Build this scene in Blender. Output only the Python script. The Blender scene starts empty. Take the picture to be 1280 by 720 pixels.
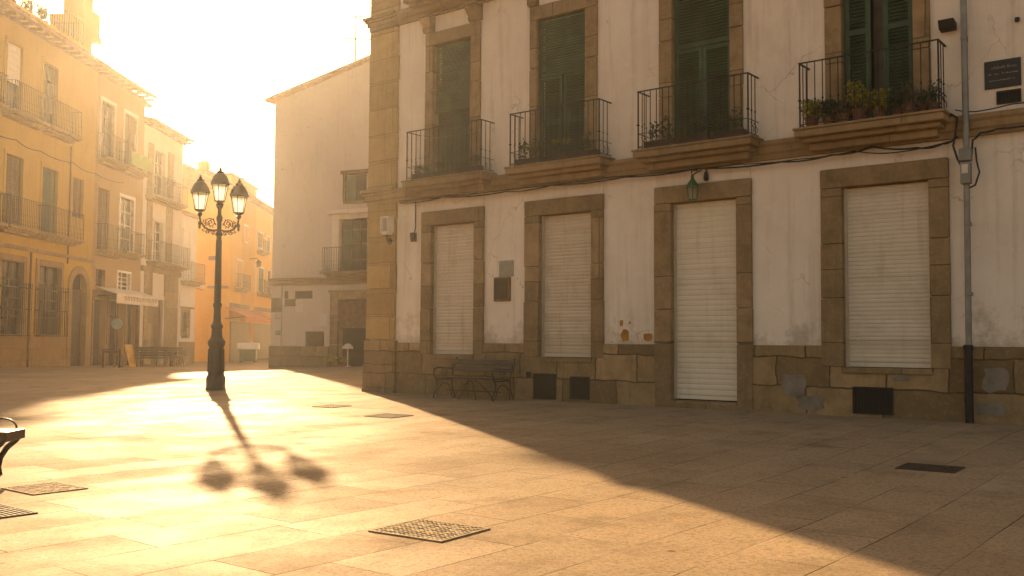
import bpy, bmesh, math, random
from mathutils import Vector, Matrix
C = bpy.context.scene
COL = C.collection
PI = math.pi
R = math.radians

# ------------------------------------------------------------------ render / view
C.render.engine = 'CYCLES'
C.cycles.max_bounces = 6
C.cycles.diffuse_bounces = 4
C.cycles.glossy_bounces = 3
C.cycles.transmission_bounces = 4
C.cycles.volume_bounces = 1
C.cycles.use_denoising = True
C.cycles.sample_clamp_indirect = 6.0
C.view_settings.view_transform = 'Standard'
C.view_settings.look = 'None'
C.view_settings.gamma = 1.0
C.view_settings.exposure = 1.83

# ------------------------------------------------------------------ light: low sun ahead and to the left
SUN_AZ, SUN_EL = R(18.7), R(18.8)          # azimuth left of +Y
sun_dir = Vector((-math.sin(SUN_AZ)*math.cos(SUN_EL), math.cos(SUN_AZ)*math.cos(SUN_EL), math.sin(SUN_EL)))
ld = bpy.data.lights.new('sun', 'SUN')
ld.energy = 5.0
ld.angle = R(0.8)
ld.color = (1.0, 0.67, 0.34)
lo = bpy.data.objects.new('sun', ld)
COL.objects.link(lo)
lo.rotation_mode = 'QUATERNION'
lo.rotation_quaternion = sun_dir.to_track_quat('Z', 'Y')
lo.location = sun_dir*200

W = bpy.data.worlds.new('World')
C.world = W
W.use_nodes = True
nt = W.node_tree
bg = nt.nodes['Background']
sky = nt.nodes.new('ShaderNodeTexSky')
sky.sky_type = 'NISHITA'
sky.sun_disc = False
sky.sun_elevation = SUN_EL
sky.sun_rotation = -SUN_AZ
sky.air_density = 1.0
sky.dust_density = 4.0
sky.ozone_density = 0.6
tint = nt.nodes.new('ShaderNodeMix')       # warm evening sky
tint.data_type = 'RGBA'
tint.blend_type = 'MULTIPLY'
tint.inputs[0].default_value = 1.0
tint.inputs[7].default_value = (1.0, 0.73, 0.48, 1)
nt.links.new(sky.outputs[0], tint.inputs[6])
nt.links.new(tint.outputs[2], bg.inputs[0])
bg.inputs[1].default_value = 0.08

# ------------------------------------------------------------------ materials
def new_mat(name):
    m = bpy.data.materials.new(name)
    m.use_nodes = True
    n = m.node_tree.nodes
    return m, n, m.node_tree.links, n['Principled BSDF']

def mathn(n, l, op, a, b=None, clamp=False):
    x = n.new('ShaderNodeMath')
    x.operation = op
    x.use_clamp = clamp
    for i, v in enumerate((a, b)):
        if v is None:
            continue
        if isinstance(v, (int, float)):
            x.inputs[i].default_value = v
        else:
            l.new(v, x.inputs[i])
    return x.outputs[0]

def noise(n, l, vec, scale, detail=4, rough=0.55):
    t = n.new('ShaderNodeTexNoise')
    t.inputs['Scale'].default_value = scale
    t.inputs['Detail'].default_value = detail
    t.inputs['Roughness'].default_value = rough
    l.new(vec, t.inputs['Vector'])
    return t.outputs['Fac']

def ramp(n, l, fac, p0, p1, c0=0.0, c1=1.0):
    t = n.new('ShaderNodeMapRange')
    t.inputs[1].default_value = p0
    t.inputs[2].default_value = p1
    t.inputs[3].default_value = c0
    t.inputs[4].default_value = c1
    l.new(fac, t.inputs[0])
    return t.outputs[0]

def mix(n, l, fac, a, b, mode='MIX'):
    t = n.new('ShaderNodeMix')
    t.data_type = 'RGBA'
    t.blend_type = mode
    if isinstance(fac, (int, float)):
        t.inputs[0].default_value = fac
    else:
        l.new(fac, t.inputs[0])
    for i, v in ((6, a), (7, b)):
        if isinstance(v, tuple):
            t.inputs[i].default_value = (*v[:3], 1)
        else:
            l.new(v, t.inputs[i])
    return t.outputs[2]

def coords(n, l, rotz=0.0, scale=(1, 1, 1)):
    tc = n.new('ShaderNodeTexCoord')
    mp = n.new('ShaderNodeMapping')
    mp.inputs['Rotation'].default_value = (0, 0, rotz)
    mp.inputs['Scale'].default_value = scale
    l.new(tc.outputs['Object'], mp.inputs['Vector'])
    return mp.outputs[0]

def bump(n, l, b, height, strength, dist=0.02):
    t = n.new('ShaderNodeBump')
    t.inputs['Strength'].default_value = strength
    t.inputs['Distance'].default_value = dist
    l.new(height, t.inputs['Height'])
    l.new(t.outputs[0], b.inputs['Normal'])

def plain(name, col, rough=0.6, metal=0.0, var=0.18, scale=6.0, bstr=0.15, spec=0.4):
    m, n, l, b = new_mat(name)
    v = coords(n, l)
    f = noise(n, l, v, scale, 5)
    lo_ = tuple(c*(1-var) for c in col)
    hi_ = tuple(min(1, c*(1+var)) for c in col)
    l.new(mix(n, l, ramp(n, l, f, .3, .7), lo_, hi_), b.inputs['Base Color'])
    b.inputs['Roughness'].default_value = rough
    b.inputs['Metallic'].default_value = metal
    b.inputs['Specular IOR Level'].default_value = spec
    if bstr:
        bump(n, l, b, noise(n, l, v, scale*8, 3), bstr, 0.01)
    return m

def plaster(name, col, stain, amount=0.5, streaks=0.5, spec=0.2, splash=None):
    """limewashed wall: soft blotches, vertical rain streaks, hairline cracks, small chips"""
    m, n, l, b = new_mat(name)
    v = coords(n, l)
    big = noise(n, l, v, 0.55, 6, .6)
    mid = noise(n, l, v, 3.2, 6, .65)
    vs = coords(n, l, scale=(5.0, 5.0, 0.35))
    st = noise(n, l, vs, 1.0, 5, .6)
    a1 = ramp(n, l, big, .38, .72, 0, amount)
    a2 = ramp(n, l, st, .52, .78, 0, streaks)
    c0 = mix(n, l, a1, col, tuple(c*.66+s*.34 for c, s in zip(col, stain)))
    c0 = mix(n, l, a2, c0, stain)
    hi = tuple(min(.9, c*1.09) for c in col)
    c0 = mix(n, l, ramp(n, l, mid, .48, .8, 0, .5), c0, hi)
    if splash:
        sp = n.new('ShaderNodeSeparateXYZ')
        l.new(v, sp.inputs[0])
        hgt = ramp(n, l, sp.outputs[2], splash[0], splash[1], 1, 0)
        blot = noise(n, l, v, 1.5, 8, .72)
        low_ = ramp(n, l, mathn(n, l, 'ADD', blot, mathn(n, l, 'MULTIPLY', hgt, .30)), .66, .80, 0, .55)
        c0 = mix(n, l, mathn(n, l, 'MULTIPLY', low_, ramp(n, l, hgt, 0, .35)), c0, tuple(s_*.8 for s_ in stain))
        rs_ = noise(n, l, coords(n, l, scale=(2.4, 2.4, .12)), 1.0, 6, .7)
        c0 = mix(n, l, ramp(n, l, rs_, .54, .72, 0, .22), c0, tuple(s_*1.15 for s_ in stain))
    chip = ramp(n, l, noise(n, l, v, 2.1, 9, .74), .64, .66, 0, .6)
    c0 = mix(n, l, chip, c0, stain)
    speck = ramp(n, l, noise(n, l, v, 9, 6, .75), .70, .74, 0, .6)
    c0 = mix(n, l, speck, c0, tuple(s_*.6 for s_ in stain))
    vo = n.new('ShaderNodeTexVoronoi')
    vo.feature = 'DISTANCE_TO_EDGE'
    vo.inputs['Scale'].default_value = 0.55
    wv = n.new('ShaderNodeVectorMath')
    wv.operation = 'MULTIPLY_ADD'
    nz = n.new('ShaderNodeTexNoise')
    nz.inputs['Scale'].default_value = 1.7
    nz.inputs['Detail'].default_value = 6
    l.new(v, nz.inputs['Vector'])
    l.new(nz.outputs['Color'], wv.inputs[0])
    wv.inputs[1].default_value = (.9, .9, .9)
    l.new(v, wv.inputs[2])
    l.new(wv.outputs[0], vo.inputs['Vector'])
    crack = ramp(n, l, vo.outputs['Distance'], 0.0, .007, .6, 0)
    crack = mathn(n, l, 'MULTIPLY', crack, ramp(n, l, noise(n, l, v, .9, 2), .5, .62))
    c0 = mix(n, l, crack, c0, tuple(s*.5 for s in stain))
    l.new(c0, b.inputs['Base Color'])
    b.inputs['Roughness'].default_value = .88
    b.inputs['Specular IOR Level'].default_value = spec
    h = mathn(n, l, 'ADD', noise(n, l, v, 1.6, 8, .6), mathn(n, l, 'MULTIPLY', noise(n, l, v, 45, 4), .12))
    h = mathn(n, l, 'SUBTRACT', h, mathn(n, l, 'MULTIPLY', chip, .25))
    bump(n, l, b, h, .55, .035)
    return m

def ashlar(name, col, bw, bh, mortar=.012, var=.3, wobble=.04, joint=.55, dirt=.5):
    """worn sandstone blocks; u runs along x (and round corners), v along z"""
    m, n, l, b = new_mat(name)
    tc = n.new('ShaderNodeTexCoord')
    sp = n.new('ShaderNodeSeparateXYZ')
    l.new(tc.outputs['Object'], sp.inputs[0])
    cb = n.new('ShaderNodeCombineXYZ')
    l.new(mathn(n, l, 'ADD', sp.outputs[0], sp.outputs[1]), cb.inputs[0])
    l.new(sp.outputs[2], cb.inputs[1])
    nz = n.new('ShaderNodeTexNoise')
    nz.inputs['Scale'].default_value = 2.3
    nz.inputs['Detail'].default_value = 4
    l.new(tc.outputs['Object'], nz.inputs['Vector'])
    off = n.new('ShaderNodeVectorMath')
    off.operation = 'MULTIPLY_ADD'
    l.new(nz.outputs['Color'], off.inputs[0])
    off.inputs[1].default_value = (wobble, wobble, wobble)
    l.new(cb.outputs[0], off.inputs[2])
    br = n.new('ShaderNodeTexBrick')
    br.offset = .43
    br.squash = 1.35
    br.squash_frequency = 3
    l.new(off.outputs[0], br.inputs['Vector'])
    br.inputs['Scale'].default_value = 1.0
    br.inputs['Mortar Size'].default_value = mortar
    br.inputs['Mortar Smooth'].default_value = .4
    br.inputs['Brick Width'].default_value = bw
    br.inputs['Row Height'].default_value = bh
    br.inputs['Color1'].default_value = (*[c*(1-var) for c in col], 1)
    br.inputs['Color2'].default_value = (col[0]*(1+var), col[1]*(1+var), col[2]*(1+var*1.2), 1)
    br.inputs['Mortar'].default_value = (*[c*joint for c in col], 1)
    v = tc.outputs['Object']
    f1 = noise(n, l, v, 2.6, 8, .7)
    f2 = noise(n, l, v, 14, 6, .7)
    vs = coords(n, l, scale=(9.0, 9.0, .8))
    st = noise(n, l, vs, 1.0, 4)
    c0 = mix(n, l, ramp(n, l, f1, .4, .72, 0, dirt), br.outputs['Color'], tuple(c*.45 for c in col))
    c0 = mix(n, l, ramp(n, l, f2, .52, .8, 0, .45), c0, (col[0]*1.5, col[1]*1.55, col[2]*1.75))
    c0 = mix(n, l, ramp(n, l, st, .5, .75, 0, .4), c0, tuple(c*.5 for c in col))
    l.new(c0, b.inputs['Base Color'])
    b.inputs['Roughness'].default_value = .9
    b.inputs['Specular IOR Level'].default_value = .2
    h = mathn(n, l, 'SUBTRACT', mathn(n, l, 'MULTIPLY', f1, .8), mathn(n, l, 'MULTIPLY', br.outputs['Fac'], .6))
    h = mathn(n, l, 'ADD', h, mathn(n, l, 'MULTIPLY', f2, .25))
    bump(n, l, b, h, .7, .03)
    return m

def paving():
    """worn stone slabs laid square to the corner building"""
    m, n, l, b = new_mat('paving_slabs')
    tc = n.new('ShaderNodeTexCoord')
    mp = n.new('ShaderNodeMapping')
    mp.inputs['Rotation'].default_value = (0, 0, -R(52.1))
    mp.inputs['Location'].default_value = (.31, .17, 0)
    l.new(tc.outputs['Object'], mp.inputs['Vector'])
    v = mp.outputs[0]
    nz = n.new('ShaderNodeTexNoise')
    nz.inputs['Scale'].default_value = .8
    nz.inputs['Detail'].default_value = 3
    l.new(v, nz.inputs['Vector'])
    off = n.new('ShaderNodeVectorMath')
    off.operation = 'MULTIPLY_ADD'
    l.new(nz.outputs['Color'], off.inputs[0])
    off.inputs[1].default_value = (.05, .05, 0)
    l.new(v, off.inputs[2])
    def bricks(w, h, mort, c1, c2, mc, offs, sq, fr):
        br = n.new('ShaderNodeTexBrick')
        br.offset = offs
        br.squash = sq
        br.squash_frequency = fr
        l.new(off.outputs[0], br.inputs['Vector'])
        br.inputs['Scale'].default_value = 1
        br.inputs['Mortar Size'].default_value = mort
        br.inputs['Mortar Smooth'].default_value = .3
        br.inputs['Brick Width'].default_value = w
        br.inputs['Row Height'].default_value = h
        br.inputs['Color1'].default_value = (c1, c1, c1, 1)
        br.inputs['Color2'].default_value = (c2, c2, c2, 1)
        br.inputs['Mortar'].default_value = (mc, mc, mc, 1)
        return br
    br = bricks(1.15, .62, .005, .0, 1.0, .5, .37, 1.5, 3)
    joints = br.outputs['Fac']
    tone = br.outputs['Color']
    big = noise(n, l, v, .22, 6, .62)
    mid = noise(n, l, v, 1.3, 8, .68)
    fin = noise(n, l, v, 26, 6, .7)
    grit = noise(n, l, v, 160, 3, .7)
    base = mix(n, l, tone, (.345, .250, .158), (.42, .308, .198))
    base = mix(n, l, ramp(n, l, big, .36, .68, 0, .75), base, (.245, .182, .120))
    base = mix(n, l, ramp(n, l, mid, .50, .70, 0, .7), base, (.175, .125, .080))
    base = mix(n, l, ramp(n, l, noise(n, l, v, 5.5, 8, .72), .52, .66, 0, .45), base, (.37, .295, .205))
    base = mix(n, l, ramp(n, l, fin, .50, .60, 0, .55), base, (.165, .118, .076))
    base = mix(n, l, ramp(n, l, noise(n, l, v, 68, 5, .7), .52, .62, 0, .5), base, (.14, .10, .064))
    base = mix(n, l, ramp(n, l, noise(n, l, v, 3.1, 9, .78), .60, .66, 0, .5), base, (.13, .095, .062))
    base = mix(n, l, ramp(n, l, grit, .56, .68, 0, .55), base, (.10, .075, .05))
    base = mix(n, l, ramp(n, l, grit, .44, .32, 0, .45), base, (.44, .37, .27))
    spot = n.new('ShaderNodeTexVoronoi')
    spot.inputs['Scale'].default_value = 1.25
    l.new(off.outputs[0], spot.inputs['Vector'])
    gum = ramp(n, l, spot.outputs['Distance'], .02, .05, .75, 0)
    base = mix(n, l, gum, base, (.07, .055, .04))
    jv = mathn(n, l, 'MULTIPLY', joints, ramp(n, l, noise(n, l, v, .9, 5, .6), .38, .56, .15, 1.0))
    base = mix(n, l, jv, base, (.045, .034, .024))
    l.new(base, b.inputs['Base Color'])
    r = mathn(n, l, 'ADD', ramp(n, l, mid, .3, .75, .58, .74), mathn(n, l, 'MULTIPLY', tone, -.07))
    r = mathn(n, l, 'ADD', r, mathn(n, l, 'MULTIPLY', ramp(n, l, big, .35, .7, 0, 1), .12))
    r = mathn(n, l, 'ADD', r, mathn(n, l, 'MULTIPLY', jv, .3))
    l.new(r, b.inputs['Roughness'])
    sl = mathn(n, l, 'MULTIPLY', ramp(n, l, noise(n, l, v, .75, 5, .6), .40, .62, .5, 1.0), mathn(n, l, 'ADD', mathn(n, l, 'MULTIPLY', tone, .005), .0115))
    l.new(sl, b.inputs['Specular IOR Level'])
    h = mathn(n, l, 'MULTIPLY', joints, -.5)
    h = mathn(n, l, 'ADD', h, mathn(n, l, 'MULTIPLY', mid, .55))
    h = mathn(n, l, 'ADD', h, mathn(n, l, 'MULTIPLY', fin, .38))
    h = mathn(n, l, 'ADD', h, mathn(n, l, 'MULTIPLY', tone, .12))
    h = mathn(n, l, 'ADD', h, mathn(n, l, 'MULTIPLY', grit, .14))
    bump(n, l, b, h, .6, .022)
    return m

def leaf_mat(name, c0, c1):
    m, n, l, b = new_mat(name)
    oi = n.new('ShaderNodeNewGeometry')
    l.new(mix(n, l, oi.outputs['Random Per Island'], c0, c1), b.inputs['Base Color'])
    b.inputs['Roughness'].default_value = .6
    tr = n.new('ShaderNodeBsdfTranslucent')
    l.new(mix(n, l, oi.outputs['Random Per Island'], c0, c1), tr.inputs['Color'])
    ms = n.new('ShaderNodeMixShader')
    ms.inputs[0].default_value = .35
    l.new(b.outputs[0], ms.inputs[1])
    l.new(tr.outputs[0], ms.inputs[2])
    l.new(ms.outputs[0], n['Material Output'].inputs['Surface'])
    return m

def frosted(name):
    m, n, l, b = new_mat(name)
    b.inputs['Base Color'].default_value = (.85, .82, .76, 1)
    b.inputs['Roughness'].default_value = .35
    tr = n.new('ShaderNodeBsdfTranslucent')
    v = coords(n, l)
    l.new(mix(n, l, noise(n, l, v, 5), (.95, .93, .90), (.99, .98, .96)), tr.inputs['Color'])
    ms = n.new('ShaderNodeMixShader')
    ms.inputs[0].default_value = .95
    l.new(b.outputs[0], ms.inputs[1])
    l.new(tr.outputs[0], ms.inputs[2])
    tp = n.new('ShaderNodeBsdfTransparent')
    m2 = n.new('ShaderNodeMixShader')
    m2.inputs[0].default_value = .6
    l.new(ms.outputs[0], m2.inputs[1])
    l.new(tp.outputs[0], m2.inputs[2])
    l.new(m2.outputs[0], n['Material Output'].inputs['Surface'])
    return m

M = {}
M['white'] = plaster('white_plaster', (.78, .685, .605), (.36, .275, .195), .9, .5, splash=(1.0, 2.3))
M['white_low'] = plaster('white_plaster_lower', (.72, .63, .56), (.36, .27, .185), .9, .42)
M['gable'] = plaster('pale_plaster', (.58, .50, .45), (.38, .30, .25), .6, .3)
M['ochre'] = plaster('ochre_plaster', (.42, .265, .06), (.22, .135, .04), .8, .5)
M['orange'] = plaster('orange_plaster', (.60, .29, .055), (.36, .17, .05), .7, .4)
M['orange2'] = plaster('deep_orange_plaster', (.68, .34, .045), (.42, .21, .04), .5, .3)
M['tan'] = plaster('tan_plaster', (.36, .24, .12), (.22, .14, .07), .8, .5)
M['cream'] = plaster('cream_plaster', (.70, .61, .52), (.36, .28, .19), .6, .4)
M['beige_stone'] = ashlar('beige_stone_base', (.29, .19, .09), 1.1, .7, .01, .12, .02, .7, .35)
M['plinth'] = ashlar('plinth_blocks', (.30, .205, .105), .95, .52, .016, .40, .12, .28, .75)
M['quoin'] = ashlar('quoin_blocks', (.39, .255, .11), 1.4, .62, .010, .16, .02, .5, .45)
M['frame_stone'] = ashlar('frame_stone', (.315, .22, .118), 2.6, 1.25, .010, .28, .03, .32, .8)
M['moulding'] = ashlar('moulding_stone', (.30, .207, .110), 2.2, 1.1, .009, .2, .02, .5, .65)
def shutter_mat(name, col, dirt, sc, amt):
    m, n, l, b = new_mat(name)
    v = coords(n, l)
    band = noise(n, l, coords(n, l, scale=(.35, .35, 11.0)), 1.0, 3, .6)
    blot = noise(n, l, v, sc, 7, .68)
    run = noise(n, l, coords(n, l, scale=(7.0, 7.0, .5)), 1.0, 4, .6)
    c0 = mix(n, l, ramp(n, l, band, .4, .66, 0, amt), col, dirt)
    c0 = mix(n, l, ramp(n, l, blot, .5, .72, 0, amt), c0, tuple(d*.75 for d in dirt))
    c0 = mix(n, l, ramp(n, l, run, .56, .76, 0, amt), c0, (dirt[0]*.8, dirt[1]*.66, dirt[2]*.5))
    l.new(c0, b.inputs['Base Color'])
    b.inputs['Roughness'].default_value = .55
    b.inputs['Specular IOR Level'].default_value = .3
    bump(n, l, b, blot, .35, .03)
    return m
SHUT = [shutter_mat('grey_roller_shutter', (.62, .54, .46), (.46, .37, .28), 2.2, .4),
        shutter_mat('grimy_roller_shutter', (.60, .53, .44), (.46, .34, .235), 3.1, .5),
        shutter_mat('cream_roller_shutter', (.72, .64, .53), (.50, .41, .31), 1.6, .3),
        shutter_mat('faded_roller_shutter', (.66, .585, .49), (.48, .40, .295), 2.7, .35)]
M['shutter_rail'] = plain('shutter_rail', (.50, .43, .34), .45, .3, .1, 4, .05)
M['green'] = plain('green_shutter_paint', (.034, .066, .032), .5, 0, .35, 3, .2, .4)
M['green_lamp'] = plain('green_lamp_paint', (.03, .085, .022), .45, 0, .2, 8, .1)
M['iron'] = plain('black_iron', (.016, .015, .013), .55, .0, .3, 10, .2)
M['lamp_iron'] = plain('lamp_iron', (.020, .021, .014), .5, .0, .3, 12, .25)
M['cable'] = plain('black_cable', (.018, .016, .014), .6, 0, .2, 10, 0)
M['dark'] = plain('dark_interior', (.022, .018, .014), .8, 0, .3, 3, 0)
M['glass'] = plain('window_glass', (.022, .02, .017), .15, 0, .4, 1.2, 0, .25)
M['zinc'] = plain('zinc_pipe', (.23, .225, .21), .5, .5, .2, 5, .1)
M['cast'] = plain('cast_iron_cover', (.075, .056, .038), .7, 0, .4, 14, .3, .04)
M['cobble'] = plain('cobble_stone', (.30, .225, .14), .8, 0, .35, 9, .4, .05)
M['wood'] = plain('weathered_wood', (.16, .09, .04), .6, 0, .35, 5, .3)
M['dark_wood'] = plain('dark_wood', (.055, .035, .018), .45, 0, .35, 5, .2)
M['brown_shutter'] = plain('brown_wood_shutter', (.13, .075, .032), .6, 0, .25, 4, .2)
M['yellow_board'] = plain('yellow_board', (.42, .25, .05), .6, 0, .25, 3, .1)
M['terracotta'] = plain('terracotta', (.17, .075, .036), .75, 0, .25, 8, .2)
M['roof_tile'] = plain('roof_tiles', (.27, .125, .06), .8, 0, .4, 4, .3)
M['gable_tile'] = plain('pale_roof_tiles', (.36, .25, .17), .85, 0, .3, 4, .3, .1)
M['awning'] = plain('white_awning_canvas', (.62, .54, .44), .8, 0, .12, 2, .1)
M['red_awning'] = plain('red_awning_canvas', (.52, .17, .06), .8, 0, .2, 2, .1)
M['white_paint'] = plain('white_paint', (.72, .66, .57), .5, 0, .08, 5, .05)
M['paper'] = plain('paper_notice', (.60, .55, .49), .8, 0, .1, 9, 0)
M['grey_panel'] = plain('grey_panel', (.30, .29, .24), .6, .2, .15, 7, .05)
M['black_plaque'] = plain('black_plaque', (.020, .019, .018), .35, 0, .3, 5, .05)
M['plaque_letters'] = plain('plaque_letters', (.36, .31, .24), .6, 0, .2, 20, 0)
M['ochre_patch'] = plain('bare_ochre_render', (.36, .18, .03), .9, 0, .3, 6, .4)
M['mortar_patch'] = plain('grey_mortar_patch', (.22, .185, .15), .9, 0, .25, 5, .5)
M['bin_green'] = plain('green_container', (.06, .10, .06), .5, 0, .2, 3, .05)
M['frosted'] = frosted('frosted_lantern_glass')
M['leaf'] = leaf_mat('leaf_green', (.030, .050, .016), (.085, .115, .035))
M['leaf_yellow'] = leaf_mat('leaf_yellow_green', (.13, .13, .015), (.42, .36, .04))
M['leaf_dry'] = leaf_mat('leaf_dry', (.09, .07, .03), (.2, .15, .06))
M['green_cloth'] = plain('green_canvas', (.20, .30, .08), .8, 0, .2, 2, .1)
M['blue_sign'] = plain('pale_blue_sign', (.28, .38, .40), .5, 0, .15, 5, 0)
M['paving'] = paving()

# ------------------------------------------------------------------ mesh building
class MB:
    def __init__(s):
        s.v, s.f = [], []
    def add(s, vs, fs):
        o = len(s.v)
        s.v += [tuple(p) for p in vs]
        s.f += [tuple(i+o for i in f) for f in fs]
    def box(s, x0, x1, y0, y1, z0, z1):
        s.add([(x0, y0, z0), (x1, y0, z0), (x1, y1, z0), (x0, y1, z0), (x0, y0, z1), (x1, y0, z1), (x1, y1, z1), (x0, y1, z1)],
              [(0, 3, 2, 1), (4, 5, 6, 7), (0, 1, 5, 4), (1, 2, 6, 5), (2, 3, 7, 6), (3, 0, 4, 7)])
    def obox(s, c, ax, ay, az):
        c, ax, ay, az = Vector(c), Vector(ax), Vector(ay), Vector(az)
        p = [c+ax*i+ay*j+az*k for k in (-1, 1) for i, j in ((-1, -1), (1, -1), (1, 1), (-1, 1))]
        s.add(p, [(0, 3, 2, 1), (4, 5, 6, 7), (0, 1, 5, 4), (1, 2, 6, 5), (2, 3, 7, 6), (3, 0, 4, 7)])
    def quad(s, a, b, c, d):
        s.add([a, b, c, d], [(0, 1, 2, 3)])
    def prism_x(s, prof, x0, x1):
        """profile [(y,z)] extruded along x"""
        n = len(prof)
        s.add([(x0, y, z) for y, z in prof]+[(x1, y, z) for y, z in prof],
              [(i, (i+1) % n, (i+1) % n+n, i+n) for i in range(n)]+[tuple(range(n))[::-1], tuple(range(n, 2*n))])
    def prism_y(s, prof, y0, y1):
        """profile [(x,z)] extruded along y"""
        n = len(prof)
        s.add([(x, y0, z) for x, z in prof]+[(x, y1, z) for x, z in prof],
              [(i, (i+1) % n, (i+1) % n+n, i+n) for i in range(n)]+[tuple(range(n))[::-1], tuple(range(n, 2*n))])
    def tube(s, pts, r, n=6, r1=None):
        pts = [Vector(p) for p in pts]
        k = len(pts)
        rings = []
        prev = None
        for i, p in enumerate(pts):
            d = (pts[min(i+1, k-1)]-pts[max(i-1, 0)])
            if d.length < 1e-9:
                d = Vector((0, 0, 1))
            d.normalize()
            if prev is None:
                a = Vector((0, 0, 1)) if abs(d.z) < .9 else Vector((1, 0, 0))
                u = d.cross(a).normalized()
            else:
                u = (prev-d*prev.dot(d))
                u = u.normalized() if u.length > 1e-6 else d.orthogonal().normalized()
            prev = u
            w = d.cross(u)
            rr = r if r1 is None else r+(r1-r)*i/max(1, k-1)
            rings.append([p+(u*math.cos(2*PI*j/n)+w*math.sin(2*PI*j/n))*rr for j in range(n)])
        vs = [q for ring in rings for q in ring]
        fs = []
        for i in range(k-1):
            for j in range(n):
                fs.append((i*n+j, i*n+(j+1) % n, (i+1)*n+(j+1) % n, (i+1)*n+j))
        fs.append(tuple(range(n))[::-1])
        fs.append(tuple(range((k-1)*n, k*n)))
        s.add(vs, fs)
    def lathe(s, prof, c=(0, 0, 0), n=16, rot=0.0):
        """profile [(r,z)] about z"""
        k = len(prof)
        vs = [(c[0]+r*math.cos(2*PI*j/n+rot), c[1]+r*math.sin(2*PI*j/n+rot), c[2]+z) for r, z in prof for j in range(n)]
        fs = [(i*n+j, i*n+(j+1) % n, (i+1)*n+(j+1) % n, (i+1)*n+j) for i in range(k-1) for j in range(n)]
        fs += [tuple(range(n))[::-1], tuple(range((k-1)*n, k*n))]
        s.add(vs, fs)
    def build(s, name, mat, parent=None, smooth=False, bevel=0.0, seg=2):
        me = bpy.data.meshes.new(name)
        me.from_pydata(s.v, [], s.f)
        bm = bmesh.new()
        bm.from_mesh(me)
        bmesh.ops.recalc_face_normals(bm, faces=bm.faces)
        bm.to_mesh(me)
        bm.free()
        me.materials.append(mat)
        if smooth:
            for p in me.polygons:
                p.use_smooth = True
        o = bpy.data.objects.new(name, me)
        COL.objects.link(o)
        if parent is not None:
            o.parent = parent
        if bevel:
            md = o.modifiers.new('edge', 'BEVEL')
            md.width = bevel
            md.segments = seg
            md.limit_method = 'ANGLE'
            md.angle_limit = R(40)
        if smooth:
            md = o.modifiers.new('split', 'EDGE_SPLIT')
            md.split_angle = R(38)
        return o

def thing(name, label, cat, loc=(0, 0, 0), rotz=0.0, group=None):
    o = bpy.data.objects.new(name, None)
    COL.objects.link(o)
    o.empty_display_size = .2
    o.location = loc
    o.rotation_euler = (0, 0, rotz)
    return tag(o, label, cat, group)

def tag(o, label, cat, group=None):
    o['label'] = label
    o['category'] = cat
    if group:
        o['group'] = group
    return o

def place(o, frame, x, y, z, rot=0.0):
    """put a top-level thing at a point given in a building's own axes"""
    L, a = frame
    o.location = (L[0]+x*math.cos(a)-y*math.sin(a), L[1]+x*math.sin(a)+y*math.cos(a), L[2]+z)
    o.rotation_euler = (0, 0, a+rot)
    return o

def copy_thing(src):
    r = src.copy()
    COL.objects.link(r)
    for ch in list(src.children):
        c = ch.copy()
        COL.objects.link(c)
        c.parent = r
        for g in list(ch.children):
            d = g.copy()
            COL.objects.link(d)
            d.parent = c
    return r

def sstep(a, b, x):
    t = min(1, max(0, (x-a)/(b-a)))
    return t*t*(3-2*t)

def ground_z(x, y):
    d = -(x+3.527)*.6145-(y-23.773)*.7889      # metres out from the corner building: the square falls gently to a drain line
    return -.013*min(max(y-27, 0), 57)*sstep(-6, -18, x)-.2*sstep(0, 9, d)

# ------------------------------------------------------------------ camera
cd = bpy.data.cameras.new('camera')
cam = bpy.data.objects.new('camera', cd)
COL.objects.link(cam)
cd.sensor_width = 36
cd.lens = 34.38
cd.clip_end = 2000
cam.matrix_world = Matrix.Translation((0, 0, 1.2)) @ Matrix.Rotation(R(93.192), 4, 'X') @ Matrix.Rotation(R(.358), 4, 'Z')
C.camera = cam

# ------------------------------------------------------------------ ground
def axis(lo_, hi_, near0, near1, fine, coarse):
    a, x = [], lo_
    while x < hi_:
        a.append(x)
        x += fine if near0 <= x < near1 else coarse
    a.append(hi_)
    return a
xs = axis(-240, 240, -40, 30, 1.0, 20)
ys = axis(-220, 260, -4, 110, 1.0, 20)
g = MB()
g.v = [(x, y, ground_z(x, y)) for y in ys for x in xs]
nx = len(xs)
g.f = [(j*nx+i, j*nx+i+1, (j+1)*nx+i+1, (j+1)*nx+i) for j in range(len(ys)-1) for i in range(nx-1)]
o = g.build('ground', M['paving'], smooth=False)
for p in o.data.polygons:
    p.use_smooth = True
o['kind'] = 'structure'

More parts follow.
